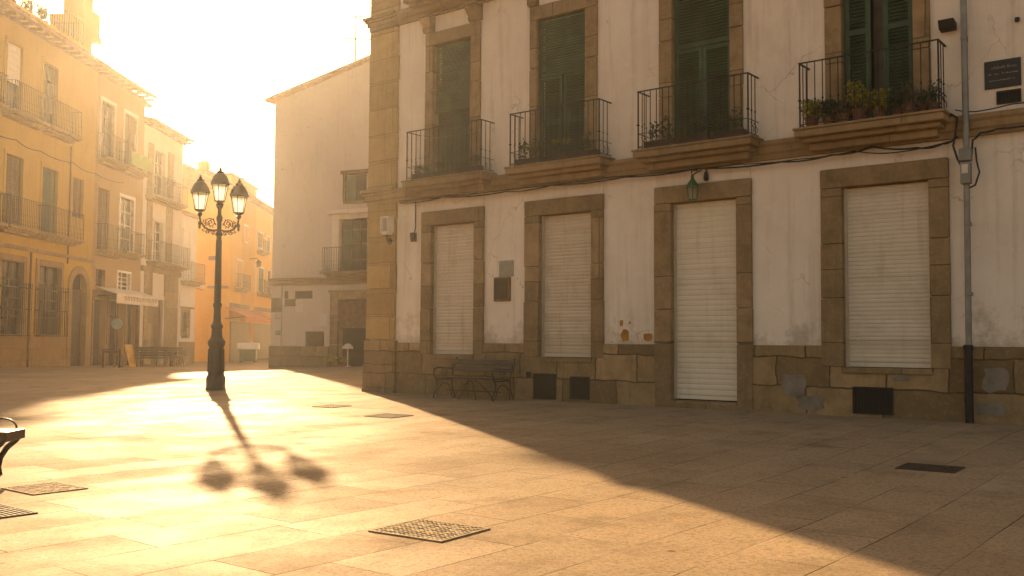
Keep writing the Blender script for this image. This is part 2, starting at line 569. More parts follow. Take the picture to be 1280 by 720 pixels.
# ------------------------------------------------------------------ shared building pieces (in a building's own axes: x along the front, y into it)
def wall_front(mb, x0, x1, z0, z1, holes, depth=.3, y=0.0):
    """front face with rectangular openings (hx0,hx1,hz0,hz1) and their reveals"""
    X = sorted({x0, x1, *[h[0] for h in holes], *[h[1] for h in holes]})
    Z = sorted({z0, z1, *[h[2] for h in holes], *[h[3] for h in holes]})
    X = [x for x in X if x0 <= x <= x1]
    Z = [z for z in Z if z0 <= z <= z1]
    for i in range(len(X)-1):
        for j in range(len(Z)-1):
            cx, cz = (X[i]+X[i+1])/2, (Z[j]+Z[j+1])/2
            if any(h[0] < cx < h[1] and h[2] < cz < h[3] for h in holes):
                continue
            mb.quad((X[i], y, Z[j]), (X[i+1], y, Z[j]), (X[i+1], y, Z[j+1]), (X[i], y, Z[j+1]))
    for a, b, c, d in holes:
        mb.quad((a, y, c), (a, y+depth, c), (a, y+depth, d), (a, y, d))
        mb.quad((b, y, c), (b, y, d), (b, y+depth, d), (b, y+depth, c))
        mb.quad((a, y, d), (a, y+depth, d), (b, y+depth, d), (b, y, d))
        if c > z0:
            mb.quad((a, y, c), (b, y, c), (b, y+depth, c), (a, y+depth, c))

def wall_body(mb, x0, x1, y1, z0, z1, holes, depth=.3):
    wall_front(mb, x0, x1, z0, z1, holes, depth)
    mb.quad((x0, 0, z0), (x0, 0, z1), (x0, y1, z1), (x0, y1, z0))
    mb.quad((x1, 0, z0), (x1, y1, z0), (x1, y1, z1), (x1, 0, z1))
    mb.quad((x0, y1, z0), (x0, y1, z1), (x1, y1, z1), (x1, y1, z0))
    mb.quad((x0, 0, z1), (x1, 0, z1), (x1, y1, z1), (x0, y1, z1))

def surround(mb, x0, x1, z0, z1, a, b, top, out=.06, back=.2, sill=None, jogs=None, rnd=None):
    """stone surround: jamb blocks and a lintel; (x0,x1,z1) outer, (a,b,top) opening"""
    rnd = rnd or random.Random(1)
    cuts = [z0]+(jogs or [z0+(top-z0)*.36, z0+(top-z0)*.71])+[top]
    for (p, q) in ((x0, a), (b, x1)):
        for i in range(len(cuts)-1):
            d = rnd.uniform(-.006, .006)
            w = rnd.uniform(0, .02)
            pp, qq = (p-w, q) if p == x0 else (p, q+w)
            mb.box(pp, qq, -out+d, back, cuts[i]+.007, cuts[i+1]-.007)
    mb.box(x0-.01, x1+.01, -out-.004, back, top, z1)
    if sill:
        mb.box(a-.02, b+.02, -out-.012, back, sill[0], sill[1])

def slat_panel(mb, x0, x1, z0, z1, y, pitch=.055, stile=.06, thick=.035, rails=()):
    """louvred leaf: stiles, rails and tilted slats"""
    zs = [z0]+list(rails)+[z1]
    mb.box(x0, x0+stile, y, y+thick, z0, z1)
    mb.box(x1-stile, x1, y, y+thick, z0, z1)
    for k, z in enumerate(zs):
        h = stile
        zz = z if k == 0 else (z-h if k == len(zs)-1 else z-h/2)
        mb.box(x0+stile, x1-stile, y+.001, y+thick-.001, zz, zz+h)
    for k in range(len(zs)-1):
        lo_ = zs[k]+(stile if k == 0 else stile/2)
        hi_ = zs[k+1]-(stile if k == len(zs)-2 else stile/2)
        n = int((hi_-lo_)/pitch)
        for i in range(n):
            z = lo_+(i+.5)*(hi_-lo_)/n
            mb.obox(((x0+x1)/2, y+thick/2, z), ((x1-x0)/2-stile, 0, 0), (0, thick*.42, pitch*.36), (0, -.004, .005))

def rolled_blind(mb, x0, x1, z0, z1, y, pitch=.05):
    n = int((z1-z0)/pitch)
    for i in range(n):
        z = z1-(i+.5)*(z1-z0)/n
        mb.obox(((x0+x1)/2, y+.004*math.sin(i*1.7), z), ((x1-x0)/2, 0, 0), (0, .008, pitch*.30), (0, -.005, pitch*.20))
    mb.box(x0, x1, y-.018, y+.018, z0-.03, z0)

def roller(mb, x0, x1, z0, z1, y, pitch):
    n = max(1, round((z1-z0-.08)/pitch))
    p = (z1-z0-.08)/n
    mb.box(x0, x1, y-.022, y+.02, z0, z0+.075)
    prof = []
    for i in range(n):
        z = z0+.08+i*p
        prof += [(y+.003, z), (y-.006, z+p*.18), (y-.009, z+p*.5), (y-.007, z+p*.84), (y+.002, z+p*.94)]
    prof.append((y+.006, z1))
    k = len(prof)
    mb.add([(x0, a, b) for a, b in prof]+[(x1, a, b) for a, b in prof], [(i, i+1, i+1+k, i+k) for i in range(k-1)])

def railing(mb, x0, x1, y0, y1, z0, z1, step=.13, r=.0095, band=.30, knob=.42):
    """iron balcony railing on three sides: y1 is the wall side"""
    top, low = z1, z0+.05
    for zz, rr in ((top, .016), (low, .010), (z0+band, .008)):
        mb.box(x0-rr, x1+rr, y0-rr, y0+rr, zz-rr*.6, zz+rr*.6)
        mb.box(x0-rr, x0+rr, y0+rr, y1, zz-rr*.6, zz+rr*.6)
        mb.box(x1-rr, x1+rr, y0+rr, y1, zz-rr*.6, zz+rr*.6)
    pts = []
    n = max(2, round((x1-x0)/step))
    pts += [(x0+(x1-x0)*i/n, y0) for i in range(n+1)]
    m = max(1, round((y1-y0)/step))
    for xx in (x0, x1):
        pts += [(xx, y0+(y1-y0)*j/m) for j in range(1, m)]
    for i, (x, y) in enumerate(pts):
        corner = (x in (x0, x1) and y == y0)
        rr = r*1.7 if corner else r
        mb.tube([(x, y, z0-.03 if corner else low), (x, y, top)], rr, 5)
        zk = z0+(z1-z0)*knob
        mb.lathe([(rr, -.02), (rr*2.3, 0), (rr, .02)], (x, y, zk), 6)
        # little scrolls in the lower band
        if not corner and i % 1 == 0:
            mb.tube([(x+.03, y, low+.03), (x+.045, y, low+.09), (x+.02, y, low+.14), (x, y, z0+band*.75), (x-.02, y, z0+band-.03)], r*.75, 4)

def slab(mb, x0, x1, y0, z0, z1, y1=0.05):
    h = z1-z0
    mb.box(x0+.16, x1-.16, y0*.50, y1, z0, z0+h*.34)
    mb.box(x0+.08, x1-.08, y0*.78, y1, z0+h*.34, z0+h*.56)
    mb.box(x0, x1, y0, y1, z0+h*.56, z0+h*.88)
    mb.box(x0-.025, x1+.025, y0-.025, y1, z0+h*.88, z1)

def foliage(mb, c, rad, n, size, rnd, up=.3):
    for _ in range(n):
        while True:
            p = Vector((rnd.uniform(-1, 1), rnd.uniform(-1, 1), rnd.uniform(-1, 1)))
            if p.length < 1:
                break
        p = Vector((c[0]+p.x*rad[0], c[1]+p.y*rad[1], c[2]+p.z*rad[2]))
        d = Vector((rnd.gauss(0, 1), rnd.gauss(0, 1), rnd.gauss(up, .8))).normalized()
        e = d.orthogonal().normalized()
        e = (e*math.cos(rnd.random()*6.3)+d.cross(e)*math.sin(rnd.random()*6.3))
        s = size*rnd.uniform(.6, 1.3)
        mb.add([p-d*s*.5, p+e*s*.3+d*s*.05, p+d*s*.6, p-e*s*.3+d*s*.05], [(0, 1, 2, 3)])

def tiles(mb, x0, x1, y0, z0, y1, z1, pitch=.24, thick=.05, amp=.05, ny=10):
    """pantiled roof sheet: corrugated across x, overlapping steps up the slope"""
    n = int((x1-x0)/pitch)*4
    rows = []
    for j in range(ny+1):
        for s_ in ((0,) if j == 0 else (0, 1)):
            t = j/ny
            zz = z0+(z1-z0)*t-(.025 if s_ == 0 and j else 0)
            rows.append([(x0+(x1-x0)*i/n, y0+(y1-y0)*t+.002*s_, zz+amp*math.cos(i*PI/2+.8)) for i in range(n+1)])
    k = n+1
    top = [p for r_ in rows for p in r_]
    m = len(rows)
    bot = [(x0, y0+.01, z0-thick-amp), (x1, y0+.01, z0-thick-amp), (x1, y1, z1-thick-amp), (x0, y1, z1-thick-amp)]
    b0 = len(top)
    fs = [(j*k+i, j*k+i+1, (j+1)*k+i+1, (j+1)*k+i) for j in range(m-1) for i in range(n)]
    fs.append((b0, b0+3, b0+2, b0+1))
    for i in range(n):                       # eaves edge
        pass
    mb.add(top+bot, fs)
    lowrow = rows[0]
    for i in range(n):
        a, b = lowrow[i], lowrow[i+1]
        mb.quad((a[0], a[1], z0-thick-amp), (b[0], b[1], z0-thick-amp), b, a)
    for xx, idx in ((x0, 0), (x1, n)):
        mb.add([(xx, y0, z0-thick-amp), (xx, y1, z1-thick-amp), (xx, y1, z1), (xx, y0, z0)], [(0, 1, 2, 3)])

# =================================================================== the corner building on the right
FM = ((-3.527, 23.773, 0.0), -R(37.92))
bld = thing('corner_building', 'white plastered corner house with brown stone surrounds, closed roller shutters and green louvred balcony doors', 'building', FM[0], FM[1])
WL, WH, WD = 18.0, 12.6, 13.0
ground_win = [(1.84, 3.69, 2.14, 3.43, .92, 'w'), (4.85, 6.81, 5.22, 6.53, .90, 'w'), (8.0, 9.98, 8.35, 9.69, .15, 'd'), (11.27, 13.34, 11.63, 13.04, .82, 'w')]
upper_win = [(1.91, 3.55, 2.13, 3.28), (4.96, 6.65, 5.14, 6.37), (8.11, 9.82, 8.38, 9.58), (11.38, 13.1, 11.66, 12.84)]
holes = [(a-.04, b+.04, z-.03, 3.92) for _, _, a, b, z, _ in ground_win]
holes += [(a-.04, b+.04, 4.9, 8.14) for _, _, a, b in upper_win]
w = MB()
wall_body(w, .12, WL, WD, -.3, WH, holes, .32)
w.build('wall', M['white'], bld)
# rooms behind the shutters stay dark
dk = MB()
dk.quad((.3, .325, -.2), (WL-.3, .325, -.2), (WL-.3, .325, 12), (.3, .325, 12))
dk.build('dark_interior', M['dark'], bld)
# plinth of uneven stone blocks
p = MB()
ph = [(a-.04, b+.04, z-.03, 1.3) for _, _, a, b, z, _ in ground_win]
wall_front(p, 1.06, WL, -.3, 1.17, ph, .06, -.045)
X = sorted([1.06, WL]+[v for h in ph for v in h[:2]])
for i in range(0, len(X)-1, 2):
    p.quad((X[i], -.045, 1.17), (X[i+1], -.045, 1.17), (X[i+1], .01, 1.185), (X[i], .01, 1.185))
p.build('plinth', M['plinth'], bld)
# grey mortar repairs on the plinth
def patch(mb, cx, cz, rx, rz, y, seed, n=14, t=.012):
    rnd = random.Random(seed)
    prof = []
    for i in range(n):
        a = 2*PI*i/n
        k = rnd.uniform(.72, 1.12)
        prof.append((cx+rx*k*math.copysign(abs(math.cos(a))**.6, math.cos(a)), cz+rz*k*math.copysign(abs(math.sin(a))**.6, math.sin(a))))
    mb.prism_y(prof, y-t, y+.01)
for args in ((13.98, .66, .20, .19, 5), (10.75, .50, .22, .22, 6), (12.55, .70, .16, .11, 7), (11.05, .20, .25, .14, 8), (13.9, .22, .25, .12, 9)):
    mm = MB()
    patch(mm, *args[:4], -.045, args[4])
    mm.build('mortar_patch', M['mortar_patch'], bld)
for args in ((7.30, 1.36, .105, .12, 3), (7.83, 1.32, .105, .09, 4), (7.22, 1.60, .04, .07, 12), (7.41, 1.60, .03, .03, 13)):
    mm = MB()
    patch(mm, *args[:4], 0, args[4], t=.006)
    mm.build('bare_patch', M['ochre_patch'], bld)
# corner pilaster of quoins, wrapping the corner
q = MB()
z, i = 1.25, 0
rq = random.Random(4)
while z < 12.2:
    h = rq.uniform(.5, .72)
    d = rq.uniform(-.004, .004)
    q.box(.05+d, 1.0+rq.uniform(-.015, .015), -.07+d, 1.0, z+.004, min(z+h, 12.2)-.004)
    z += h
q.build('pilaster', M['quoin'], bld, bevel=.012)
q = MB()
q.box(.02, 1.06, -.11, 1.1, .66, 1.235)
q.box(.0, 1.075, -.125, 1.1, .10, .652)
q.box(-.012, 1.085, -.135, 1.1, -.3, .094)
q.box(.02, .118, 1.1, WD, -.3, 1.22)
q.build('pilaster_base', M['plinth'], bld, bevel=.02)
# string courses and cornice
def moulding(x0, x1, zb, prof):
    m = MB()
    pr = [(y, zb+z) for y, z in prof]
    m.prism_x(pr, x0, x1)
    k = len(pr)                         # return along the side street
    m.add([(y+.12, .2, z_) for y, z_ in pr]+[(y+.12, WD, z_) for y, z_ in pr], [(i, (i+1) % k, (i+1) % k+k, i+k) for i in range(k)])
    e = max(-y for y, _ in pr)
    return m
STR = [(.05, 0), (-.075, 0), (-.085, .09), (-.12, .12), (-.125, .22), (-.16, .26), (-.165, .33), (.05, .36)]
m = moulding(1.0, WL, 4.50, STR)
m.build('string_course', M['moulding'], bld)
m = MB()
for (e, za, zb) in ((.085, 4.49, 4.60), (.13, 4.60, 4.72), (.165, 4.72, 4.79), (.21, 4.79, 4.87)):
    m.box(.12-e, 1.0, -e, 1.02, za, zb)
m.build('pilaster_capital', M['moulding'], bld, bevel=.012)
m = MB()
for (e, za, zb) in ((.085, 8.78, 8.90), (.13, 8.90, 9.0), (.17, 9.0, 9.06), (.215, 9.06, 9.13)):
    m.box(.12-e, 1.0, -e, 1.02, za, zb)
m.build('pilaster_capital', M['moulding'], bld, bevel=.012)
m = moulding(1.0, WL, 8.80, [(.05, 0), (-.07, 0), (-.08, .1), (-.12, .13), (-.13, .22), (-.165, .25), (-.165, .31), (.05, .34)])
m.build('upper_string_course', M['moulding'], bld)
m = MB()
for (e, za, zb) in ((.1, 12.15, 12.3), (.22, 12.3, 12.45), (.36, 12.45, 12.62), (.45, 12.62, 12.72)):
    m.box(.12-e, WL+e, -e, WD+e, za, zb)
m.build('cornice', M['moulding'], bld)
m = MB()
tiles(m, -.5, WL+.5, -.55, 12.86, WD*.5, 15.4, .26)
tiles(m, -.5, WL+.5, WD+.55, 12.86, WD*.5, 15.4, .26)
m.add([(-.3, .2, 12.7), (-.3, WD-.2, 12.7), (-.3, WD/2, 15.2)], [(0, 1, 2)])
m.add([(WL+.3, .2, 12.7), (WL+.3, WD-.2, 12.7), (WL+.3, WD/2, 15.2)], [(0, 1, 2)])
m.build('roof', M['roof_tile'], bld)

# ground floor openings
rs = random.Random(11)
for k, (x0, x1, a, b, zb, typ) in enumerate(ground_win):
    m = MB()
    surround(m, x0, x1, (zb if typ == 'w' else -.05), 4.205, a, b, 3.885, .065, .2, (zb-.10, zb-.002) if typ == 'w' else (-.1, .09), [zb+1.05+.12*(k % 2), zb+2.1-.2*(k % 3)], rs)
    fr = m.build('window_surround' if typ == 'w' else 'door_surround', M['frame_stone'], bld, bevel=.012)
    m = MB()                                        # plaster field above the lintel
    m.box(x0+.012, x1-.012, -.022, .02, 4.215, 4.485)
    m.build('lintel_panel', M['white_low'], bld, bevel=.004)
    m = MB()
    roller(m, a+.045, b-.03, zb+.01, 3.875, .10, (.075, .072, .098, .070)[k])
    sh = m.build('roller_shutter', SHUT[k], bld)
    m = MB()
    m.box(a+.002, a+.05, .055, .15, zb+.005, 3.88)
    m.box(b-.035, b-.002, .055, .15, zb+.005, 3.88)
    m.build('guide_rail', M['shutter_rail'], sh)
    if typ == 'd':
        m = MB()
        m.box(a-.02, b+.02, -.03, .2, .09, .135)
        m.build('threshold', M['frame_stone'], bld)
# upper openings
for k, (x0, x1, a, b) in enumerate(upper_win):
    m = MB()
    surround(m, x0, x1, 4.9, 8.40, a, b, 8.10, .06, .2, None, [5.95+.1*(k % 2), 7.05], rs)
    for (p0, p1) in ((x0-.04, a+.03), (b-.03, x1+.05)):          # scrolled consoles under the next balcony
        m.prism_x([(.0, 8.41), (-.10, 8.41), (-.13, 8.47), (-.12, 8.54), (-.17, 8.58), (-.24, 8.68), (-.30, 8.79), (.0, 8.79)], p0, p1)
    m.build('window_surround', M['frame_stone'], bld, bevel=.012)
    m = MB()
    c = (a+b)/2
    if k == 0:
        slat_panel(m, a+.03, c-.004, 4.92, 7.2, .15, .055, .06, .035, (6.0,))
        slat_panel(m, c+.004, b-.03, 4.92, 7.2, .15, .055, .06, .035, (6.0,))
        lf = m.build('louvred_shutter', M['green'], bld)
        m = MB()
        rolled_blind(m, a+.01, b-.01, 6.55, 8.09, .085, .052)
        m.build('rolled_blind', M['green'], bld)
    elif k == 1:
        for (p0, p1, yy) in ((a+.02, c-.02, .05), (c+.02, b-.02, .06)):
            m = MB()
            slat_panel(m, p0, p1, 4.92, 6.85, yy, .055, .075, .04, (5.85,))
            m.build('louvred_shutter', M['green'], bld)
        m = MB()
        rolled_blind(m, a+.005, b-.005, 6.88, 8.09, .03, .055)
        m.build('rolled_blind', M['green'], bld)
    elif k == 2:
        for (p0, p1) in ((a+.02, c-.006), (c+.006, b-.02)):
            m = MB()
            slat_panel(m, p0, p1, 4.92, 6.84, .06, .055, .075, .04, ())
            m.build('louvred_shutter', M['green'], bld)
        m = MB()
        slat_panel(m, a+.02, b-.02, 6.86, 8.09, .055, .06, .075, .04, ())
        m.build('louvred_transom', M['green'], bld)
    else:
        for (p0, p1) in ((a+.02, c-.13), (c+.08, b-.02)):
            m = MB()
            slat_panel(m, p0, p1, 4.92, 8.08, .06, .060, .085, .045, (6.55,))
            m.build('louvred_shutter', M['green'], bld)
        m = MB()
        m.box(c-.12, c+.07, .20, .22, 4.92, 8.08)
        m.build('window_pane', M['dark_wood'], bld)
# balconies
balc = [(1.73, 3.95), (4.75, 6.98), (7.87, 10.12), (11.07, 13.33)]
for k, (x0, x1) in enumerate(balc):
    m = MB()
    slab(m, x0-.08, x1+.08, -.53, 4.53, 4.90)
    s_ = m.build('balcony', M['moulding'], bld, bevel=.02)
    m = MB()
    railing(m, x0, x1, -.45, .0, 4.91, 6.03, .135)
    m.build('railing', M['iron'], s_)
m = MB()
slab(m, 1.62, 4.22, -.55, 8.86, 9.22)
s_ = m.build('balcony', M['moulding'], bld, bevel=.02)
m = MB()
railing(m, 1.74, 4.1, -.46, .0, 9.23, 10.3, .135)
m.build('railing', M['iron'], s_)
# plinth vents and the bars under the plaque
def vent(x0, x1, z0, z1, y, bars, vertical=True):
    m = MB()
    t = .025
    m.box(x0, x1, y-.004, y+.02, z0, z1)
    f = m.build('vent', M['dark'], bld)
    m = MB()
    for (p0, p1, r0, r1) in ((x0, x0+t, z0, z1), (x1-t, x1, z0, z1), (x0+t, x1-t, z0, z0+t), (x0+t, x1-t, z1-t, z1)):
        m.box(p0, p1, y-.02, y, r0, r1)
    for i in range(bars):
        u = x0+t+(x1-x0-2*t)*(i+1)/(bars+1)
        m.box(u-.005, u+.005, y-.016, y-.006, z0+t, z1-t)
    m.build('grating', M['iron'], f)
vent(5.10, 5.68, .03, .56, -.05, 9)
vent(6.03, 6.50, .06, .52, -.05, 7)
vent(11.78, 12.44, .05, .50, -.05, 11)
vent(14.07, 14.42, 4.96, 5.17, -.003, 5)
m = MB()
m.box(5.74, 5.98, -.058, -.03, .05, .66)
m.build('inspection_hatch', M['plinth'], bld, bevel=.006)
# downpipe
m = MB()
m.tube([(13.66, -.20, 4.4), (13.66, -.20, 12.2)], .05, 12)
m.tube([(13.64, -.20, 1.2), (13.66, -.20, 4.4)], .048, 12)
for zz in (6.05, 3.1, 2.0):
    m.lathe([(.05, -.03), (.058, -.025), (.058, .025), (.05, .03)], (13.66, -.20, zz), 12)
    m.box(13.645, 13.675, -.16, .02, zz-.01, zz+.01)
dp = m.build('downpipe', M['zinc'], bld, smooth=True)
m = MB()
m.lathe([(.062, -.05), (.062, 1.12), (.075, 1.13), (.075, 1.2), (.062, 1.21)], (13.63, -.20, 0), 12)
m.build('pipe_shoe', M['iron'], dp, smooth=True)

# things fixed to the corner building
def fixed(name, label, cat, x, y, z, group=None):
    return place(thing(name, label, cat, group=group), FM, x, y, z)
t = fixed('wall_lamp', 'white oval wall lamp on a dark bracket on the stone corner pilaster', 'wall lamp', .84, -.07, 3.95)
m = MB()
m.lathe([(.0, -.20), (.065, -.19), (.10, -.13), (.105, .11), (.095, .18), (.0, .20)], (0, -.11, 0), 16)
m.build('glass', M['frosted'], t, smooth=True)
m = MB()
for a in (-.125, .101):
    m.box(a, a+.024, -.22, -.0, -.14, .19)
m.box(-.125, .125, -.22, 0, .185, .215)
m.prism_y([(-.125, -.14), (-.07, -.215), (.07, -.215), (.125, -.14)], -.22, -.0)
m.build('housing', M['white_paint'], t, bevel=.01)
m = MB()
m.tube([(0, .0, -.40), (0, -.06, -.38), (0, -.10, -.31), (0, -.10, -.21)], .03, 8)
m.box(-.05, .05, -.02, .01, -.43, -.28)
m.build('bracket', M['iron'], t)
t = fixed('junction_box', 'small dark box hanging on a wire beside the first shuttered window', 'electric box', 1.58, 0, 3.64)
m = MB()
m.prism_x([(0, -.10), (-.09, -.10), (-.12, .06), (-.10, .11), (0, .11)], -.06, .06)
m.build('case', M['iron'], t, bevel=.008)
m = MB()
m.tube([(.03, -.05, .11), (.035, -.02, .22), (.03, -.02, .6), (.04, -.03, .85)], .012, 6)
m.build('wire', M['cable'], t)
t = fixed('meter_box', 'dark brown framed meter box on the white wall between the first two shutters', 'meter box', 4.21, 0, 2.36)
m = MB()
m.box(-.21, .23, -.05, .01, -.27, .25)
m.build('frame', M['wood'], t, bevel=.008)
m = MB()
m.box(-.185, .165, -.062, -.045, -.22, .215)
m.build('door', M['dark_wood'], t, bevel=.004)
m = MB()
m.box(-.19, .19, -.03, .01, -.17, .17)
t = tag(place(m.build('wall_panel', M['grey_panel'], bevel=.005), FM, 4.32, 0, 2.80), 'square grey metal panel directly above the dark meter box', 'wall panel')
t = fixed('junction_box', 'tiny black square box low on the stone plinth right of the bench', 'electric box', 4.98, -.045, .53)
m = MB()
m.box(-.05, .05, -.05, .0, -.06, .06)
m.build('case', M['iron'], t, bevel=.008)
# green lantern over the door
t = fixed('wall_lantern', 'small green lantern on the lintel above the tall white roller door', 'wall lantern', 8.92, -.07, 4.0)
m = MB()
m.tube([(-.02, .05, .46), (-.02, -.16, .44), (-.02, -.19, .38)], .014, 6)
m.tube([(.07, .05, .46), (.05, -.10, .40), (.0, -.19, .33)], .012, 6)
m.build('bracket', M['iron'], t)
m = MB()
m.lathe([(.0, .36), (.025, .35), (.04, .26), (.135, .13), (.14, .10), (.0, .10)], (0, -.19, 0), 6)
m.build('hood', M['green_lamp'], t)
m = MB()
m.lathe([(.08, -.12), (.10, .10)], (0, -.19, 0), 6)
m.build('glass', M['frosted'], t)
m = MB()
for j in range(6):
    a = j*PI/3
    m.tube([(.085*math.cos(a), -.19+.085*math.sin(a), -.12), (.108*math.cos(a), -.19+.108*math.sin(a), .1)], .010, 4)
m.lathe([(.09, -.15), (.095, -.12), (.0, -.118)], (0, -.19, 0), 6)
m.build('frame', M['green_lamp'], t)
t = fixed('bell', 'small dark bell-shaped fitting on the wall right of the green lantern', 'bell', 9.10, 0, 4.33)
m = MB()
m.lathe([(.0, .09), (.03, .08), (.045, .02), (.05, -.06), (.03, -.09), (.0, -.09)], (0, -.06, 0), 10)
m.build('bell_body', M['iron'], t, smooth=True)
m = MB()
m.tube([(0, .02, .12), (0, -.06, .12), (0, -.06, .08)], .012, 5)
m.build('hook', M['iron'], t)
# floodlight above the right end of the last balcony
t = fixed('floodlight', 'dark wedge-shaped floodlight on the wall above the balcony by the downpipe', 'floodlight', 13.39, 0, 6.33)
m = MB()
m.prism_x([(-.04, -.09), (-.20, -.07), (-.26, .07), (-.04, .05)], -.11, .13)
m.build('head', M['iron'], t, bevel=.012)
m = MB()
m.box(-.03, .05, -.08, .01, -.05, .05)
m.build('bracket', M['iron'], t)
# street plaque with three lines of worn writing
t = fixed('street_plaque', 'black plaque with three worn lines of pale writing on the wall right of the downpipe', 'plaque', 14.165, 0, 5.44)
m = MB()
m.box(-.26, .26, -.03, .01, -.22, .22)
m.build('panel', M['black_plaque'], t, bevel=.006)
m = MB()
rl = random.Random(3)
for (zc, x0, x1, h) in ((.105, -.15, .20, .045), (.005, -.20, .20, .026), (-.095, -.19, .17, .028)):
    x = x0
    while x < x1:
        wd = rl.uniform(.010, .022)
        if rl.random() < .16:
            x += .022
            continue
        hh = h*rl.choice((.55, .55, .6, 1.0))
        st = .005
        kind_ = rl.randrange(3)
        m.box(x, x+st, -.0325, -.0295, zc-h*.4, zc-h*.4+hh)
        if kind_ != 1:
            m.box(x+st, x+wd, -.0325, -.0295, zc-h*.4, zc-h*.4+st)
        if kind_ != 2:
            m.box(x+st, x+wd, -.0325, -.0295, zc-h*.4+h*.5-st, zc-h*.4+h*.5)
        x += wd+.007
m.build('lettering', M['plaque_letters'], t)
t = fixed('wall_hole', 'tiny dark plug standing in for a hole in the bare wall above the plaque', 'wall hole', 14.39, 0, 6.25)
m = MB()  # small dark plug stands in for the dark of a wall hole
m.lathe([(.0, -.03), (.035, -.03), (.035, .03), (.0, .03)], (0, -.03, 0), 8)
m.build('hole_plug', M['iron'], t)

# cable bundle slung along the string course, and the splice on the downpipe
def sag(p, q, n=10, d=.05, ph=0):
    return [(p[0]+(q[0]-p[0])*i/n, p[1]+(q[1]-p[1])*i/n, p[2]+(q[2]-p[2])*i/n-d*4*(i/n)*(1-i/n)) for i in range(n+1)]
cables = [
    ('long black cable sagging under the ledge from the corner to the downpipe', [(1.2, -.12, 4.47), (2.6, -.17, 4.48), (4.4, -.15, 4.45), (5.6, -.17, 4.47), (7.4, -.15, 4.47), (9.0, -.16, 4.47), (10.6, -.14, 4.42), (11.5, -.15, 4.44), (12.2, -.16, 4.50), (12.9, -.15, 4.40), (13.3, -.13, 4.42), (13.52, -.12, 4.52)], .016, .035),
    ('thin black cable running just above the thicker cable under the ledge', [(1.2, -.14, 4.52), (3.0, -.18, 4.50), (4.6, -.17, 4.49), (7.0, -.18, 4.50), (9.8, -.17, 4.46), (10.9, -.16, 4.43), (11.9, -.16, 4.46), (12.5, -.15, 4.36), (13.4, -.14, 4.44)], .011, .02),
    ('black cable leaving the splice box and running along the ledge to the right', [(13.72, -.12, 4.2), (13.74, -.14, 4.42), (13.86, -.16, 4.52), (14.1, -.16, 4.55), (15.3, -.17, 4.56), (17.8, -.17, 4.54)], .016, .012),
    ('black cable looping down beside the balcony to the splice box', [(13.43, -.18, 4.88), (13.53, -.18, 4.80), (13.50, -.18, 4.55), (13.46, -.17, 4.36), (13.52, -.17, 4.14), (13.58, -.2, 4.02), (13.58, -.2, 3.88)], .017, .0),
    ('black cable bowed outwards on the right of the splice box', [(13.78, -.15, 4.30), (13.80, -.17, 4.08), (13.84, -.18, 3.90), (13.78, -.2, 3.70), (13.70, -.22, 3.66)], .014, .0),
    ('thin cable along the top of the ledge right of the downpipe', [(13.5, -.17, 4.93), (13.8, -.18, 4.86), (14.3, -.19, 4.90), (15.5, -.18, 4.93), (17.8, -.18, 4.9)], .010, .01),
]
for lab, pts, r, d in cables:
    m = MB()
    path = []
    for i in range(len(pts)-1):
        path += sag(pts[i], pts[i+1], 8, d)[(0 if i == 0 else 1):]
    m.tube(path, r, 6)
    o = m.build('cable', M['cable'], smooth=False)
    tag(o, lab, 'cable', 'black cables on the corner building')
    place(o, FM, 0, 0, 0)
t = fixed('splice_box', 'weathered metal splice box with cables strapped to the downpipe', 'electric box', 13.66, -.25, 3.98)
m = MB()
m.box(-.09, .09, -.08, .06, .10, .30)
m.box(-.075, .075, -.07, .06, -.26, .08)
m.build('case', M['zinc'], t, bevel=.012)
m = MB()
m.box(-.045, .045, -.078, -.07, -.1, .04)
m.build('tag', M['paper'], t)

# planters and pots on the balconies
rp = random.Random(21)
def flower_box(bx, x0, x1, label, mats, tall=.28, yellow=0):
    t = fixed('flower_box', label, 'flower box', (x0+x1)/2, -.31, 4.905, 'flower boxes on the first-floor balconies')
    L = (x1-x0)/2
    m = MB()
    m.prism_x([(-.07, 0), (.07, 0), (.09, .15), (-.09, .15)], -L, L)
    m.build('box', M['dark_wood'], t, bevel=.006)
    m = MB()
    n = int(L*9)
    for i in range(n):
        x = -L+.06+(2*L-.12)*(i+.5)/n
        h = tall*rp.uniform(.55, 1.15)
        foliage(m, (x, rp.uniform(-.05, .02), .12+h*.5), (.12, .12, h*.6), 95, .066, rp, .6)
    m.build('foliage', mats, t)
    if yellow:
        m = MB()
        for i in range(yellow):
            foliage(m, (rp.uniform(-L*.8, L*.8), -.02, .14+tall*.7), (.09, .07, .08), 34, .05, rp)
        m.build('blossom', M['leaf_yellow'], t)
bname = ['balcony nearest the corner pilaster', 'second balcony from the corner', 'third balcony over the roller door']
for k in range(3):
    x0, x1 = balc[k]
    w_ = (x1-x0-.16)/3
    for j in range(3):
        lab = ('leafy green planter box at the %s of the %s' % (('left end', 'middle', 'right end')[j], bname[k]))
        flower_box(k, x0+.06+j*w_+.02, x0+.06+(j+1)*w_-.01, lab, M['leaf'], (.36, .42, .48)[k], (0, 1 if j != 1 else 2, 0)[k])
